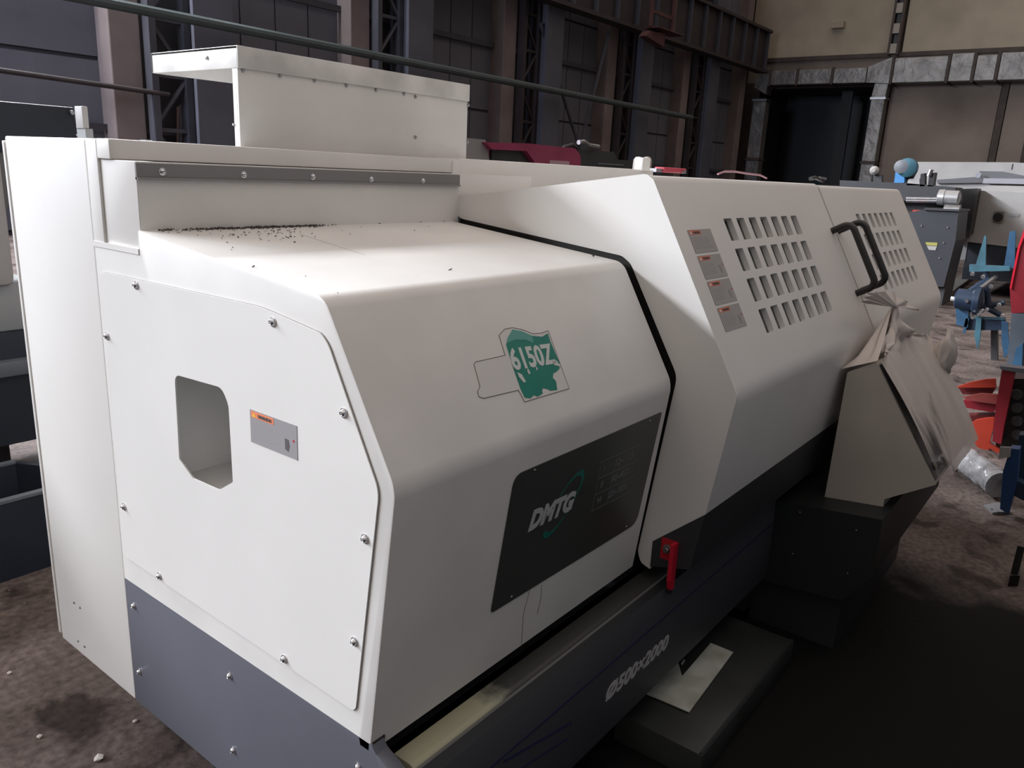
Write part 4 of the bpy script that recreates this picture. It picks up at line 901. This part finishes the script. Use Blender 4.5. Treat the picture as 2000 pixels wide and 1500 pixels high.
# orange-red plough
t = thing('red_plough', 'orange red plough blades on a dark red plate right of the pendant', 'plough', AX(1930, 880, 5.0)); x = 5.0
poly(t, 'ploughshare', [(1868, 756), (1895, 747), (1925, 741), (1944, 740), (1945, 757), (1880, 757)], x, .03, REDB)
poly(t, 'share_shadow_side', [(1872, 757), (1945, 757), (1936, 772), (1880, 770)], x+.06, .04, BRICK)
poly(t, 'ploughshare', [(1880, 776), (1915, 769), (1946, 771), (1953, 780), (1950, 789), (1905, 783)], x-.03, .03, mat('worn_red', (.30, .06, .05), .5, var=.3, scale=10)); poly(t, 'share_box', [(1882, 782), (1948, 790), (1940, 806), (1884, 796)], x+.02, .12, REDD)
poly(t, 'mouldboard', [(1893, 830), (1905, 821), (1926, 817), (1942, 816), (1940, 836), (1936, 850), (1930, 889), (1908, 872), (1895, 852)], x-.04, .03, REDB, .004)
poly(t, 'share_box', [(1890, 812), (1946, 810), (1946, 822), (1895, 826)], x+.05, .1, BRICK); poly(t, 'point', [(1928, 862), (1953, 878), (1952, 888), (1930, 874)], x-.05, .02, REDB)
poly(t, 'side_plate', [(1957, 721), (1982, 727), (1972, 778), (1960, 835), (1955, 868), (1938, 862), (1944, 800)], x-.1, .08, REDD); poly(t, 'plate_rim', [(1952, 715), (2030, 724), (2030, 734), (1955, 722)], x-.12, .1, NAVYT)
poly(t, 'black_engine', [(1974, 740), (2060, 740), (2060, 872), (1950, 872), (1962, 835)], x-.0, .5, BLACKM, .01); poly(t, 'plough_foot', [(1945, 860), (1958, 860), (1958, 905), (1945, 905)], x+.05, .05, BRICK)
for k in range(4): MB().lathe(AX(1987, 770+k*26, x-.005), (-1, 0, 0), [(0, .035), (.03, .03)], 12).build('engine_cap', DGR, t)
# shaft in glossy film
def shaft_film():
    a = AZ(1862, 878, .09); b = AZ(1954, 948, .09); r = .075; m_ = MB(); pts = []; d = (b-a)
    n = 26; rings = []
    ax = d.normalized(); p1_ = ax.orthogonal().normalized(); p2_ = ax.cross(p1_)
    for i in range(n+1):
        c = a+d*(i/n); ring = []
        for k in range(20):
            an = 2*math.pi*k/20; rr = r*(1+.16*mn.noise(Vector((i*.55, k*.6, 0)))+.08*mn.noise(Vector((i*1.7, k*1.3, 5))))
            ring.append(m_.bm.verts.new(c+(p1_*math.cos(an)+p2_*math.sin(an))*rr))
        rings.append(ring)
    for i in range(n):
        for k in range(20): m_.bm.faces.new((rings[i][k], rings[i][(k+1) % 20], rings[i+1][(k+1) % 20], rings[i+1][k]))
    m_.bm.faces.new(rings[0][::-1]); m_.bm.faces.new(rings[-1])
    o = m_.build('wrapped_shaft', mat('glossy_film_wrap', (.42, .42, .44), .15, var=.5, scale=14, bump=.8, bscale=25, dist=.01), None, True, 60)
    tag(o, 'steel shaft wrapped in glossy plastic film lying on the floor behind the blue stand', 'wrapped shaft')
shaft_film()
o = MB().tube([AZ(1855, 905, .01), AZ(1862, 918, .01)], .006, 6).build('short_rod', STEELD); tag(o, 'short thin rod on the floor under the pendant corner', 'rod')
t = thing('blue_stand', 'blue steel stand leg with a drilled foot plate at the right edge', 'stand', (3.8, -.6, 0)); x = 3.75
poly(t, 'leg', [(1973, 876), (1991, 878), (1986, 945), (1970, 1004), (1953, 994), (1959, 920)], x, .08, mat('stand_blue', (.02, .07, .20), .45, var=.25, scale=6))
poly(t, 'beam', [(1984, 938), (2060, 975), (2060, 1010), (1980, 968)], x+.02, .07, BLUED); poly(t, 'dark_side', [(1990, 850), (2060, 850), (2060, 975), (1985, 945)], x+.2, .1, mat('night_blue', (.008, .025, .05), .5))
MB().prism([AZ(1921, 990, .001), AZ(1950, 984, .001), AZ(1973, 1003, .001), AZ(1938, 1005, .001)], (0, 0, .012)).build('foot_plate', mat('worn_steel_plate', (.25, .25, .26), .5), t, False)
for u, v in ((1937, 995), (1950, 1000)): MB().lathe(AZ(u, v, .0135), (0, 0, 1), [(0, .006), (.0008, .006)], 10).build('bolt_hole', BLACKM, t)
poly(t, 'bracket', [(1953, 873), (1975, 874), (1973, 893), (1950, 896)], x-.01, .01, mat('galv_bracket', (.35, .34, .33), .5))
t = thing('rag_lump', 'small dark lump of scrap on the floor near the right edge, below the blue stand', 'scrap', AZ(1980, 1140, 0))
MB().prism([AZ(1968, 1145, .001), AZ(1975, 1118, .001), AZ(1990, 1118, .001), AZ(1988, 1145, .001)], (0, 0, .05), .004).build('scrap_block', BLACKM, t); q0 = AZ(1980, 1125, .04); MB().tube([q0, q0+Vector((.05, .0, .12))], .014, 8).build('scrap_bar', BLACKM, t)
# crumbs of plaster on the floor at the left
for k, (u, v, s, lb) in enumerate(((193, 1480, .014, 'largest white plaster crumb on the floor at lower left'), (77, 1438, .009, 'white plaster crumb left of the largest one'), (264, 1408, .008, 'pale plaster crumb on the floor nearest the grey base'), (18, 1314, .008, 'pale crumb on the floor at the left edge'))):
    c = AZ(u, v, s*.5); m_ = MB(); r0 = random.Random(k)
    b2 = bmesh.new(); bmesh.ops.create_icosphere(b2, subdivisions=1, radius=s)
    for w in b2.verts: w.co = Vector((w.co.x*r0.uniform(.8, 1.3), w.co.y*r0.uniform(.7, 1.2), w.co.z*r0.uniform(.4, .6)))+c
    m_.merge(b2); o = m_.build('plaster_crumb', mat('plaster', (.60, .57, .53), .9), None, False); tag(o, lb, 'plaster crumb')
q = MB(); r0 = random.Random(11)
for k in range(110):
    x_, y_ = r0.uniform(-.5, .9), r0.uniform(.9, 3.0); s = r0.uniform(.001, .005)
    if x_ > .02 and y_ < 1.45: continue
    a = Vector((x_, y_, 0)); q.prism([a, a+Vector((s*2, s*.4, 0)), a+Vector((s*.9, s*2, 0))], (0, 0, s*.6))
gr = q.build('floor_grit', mat('grit', (.20, .17, .155), .9), None, False); tag(gr, 'fine pale grit strewn over the concrete floor at the left', 'grit', kind='stuff')
# unseen light blocker added across the aisle to darken the floor in front
t = thing('aisle_light_blocker', 'unseen tall graphite block added across the aisle to shade the floor', 'light blocker', (1, -2.4, 0))
MB().box(-.6, 3.3, -3.2, -1.14, .12, 2.35, .02).build('blocker_body', GREYD, t); MB().box(-.4, 3.1, -3.1, -1.2, 0, .13).build('blocker_foot', BLACKM, t)
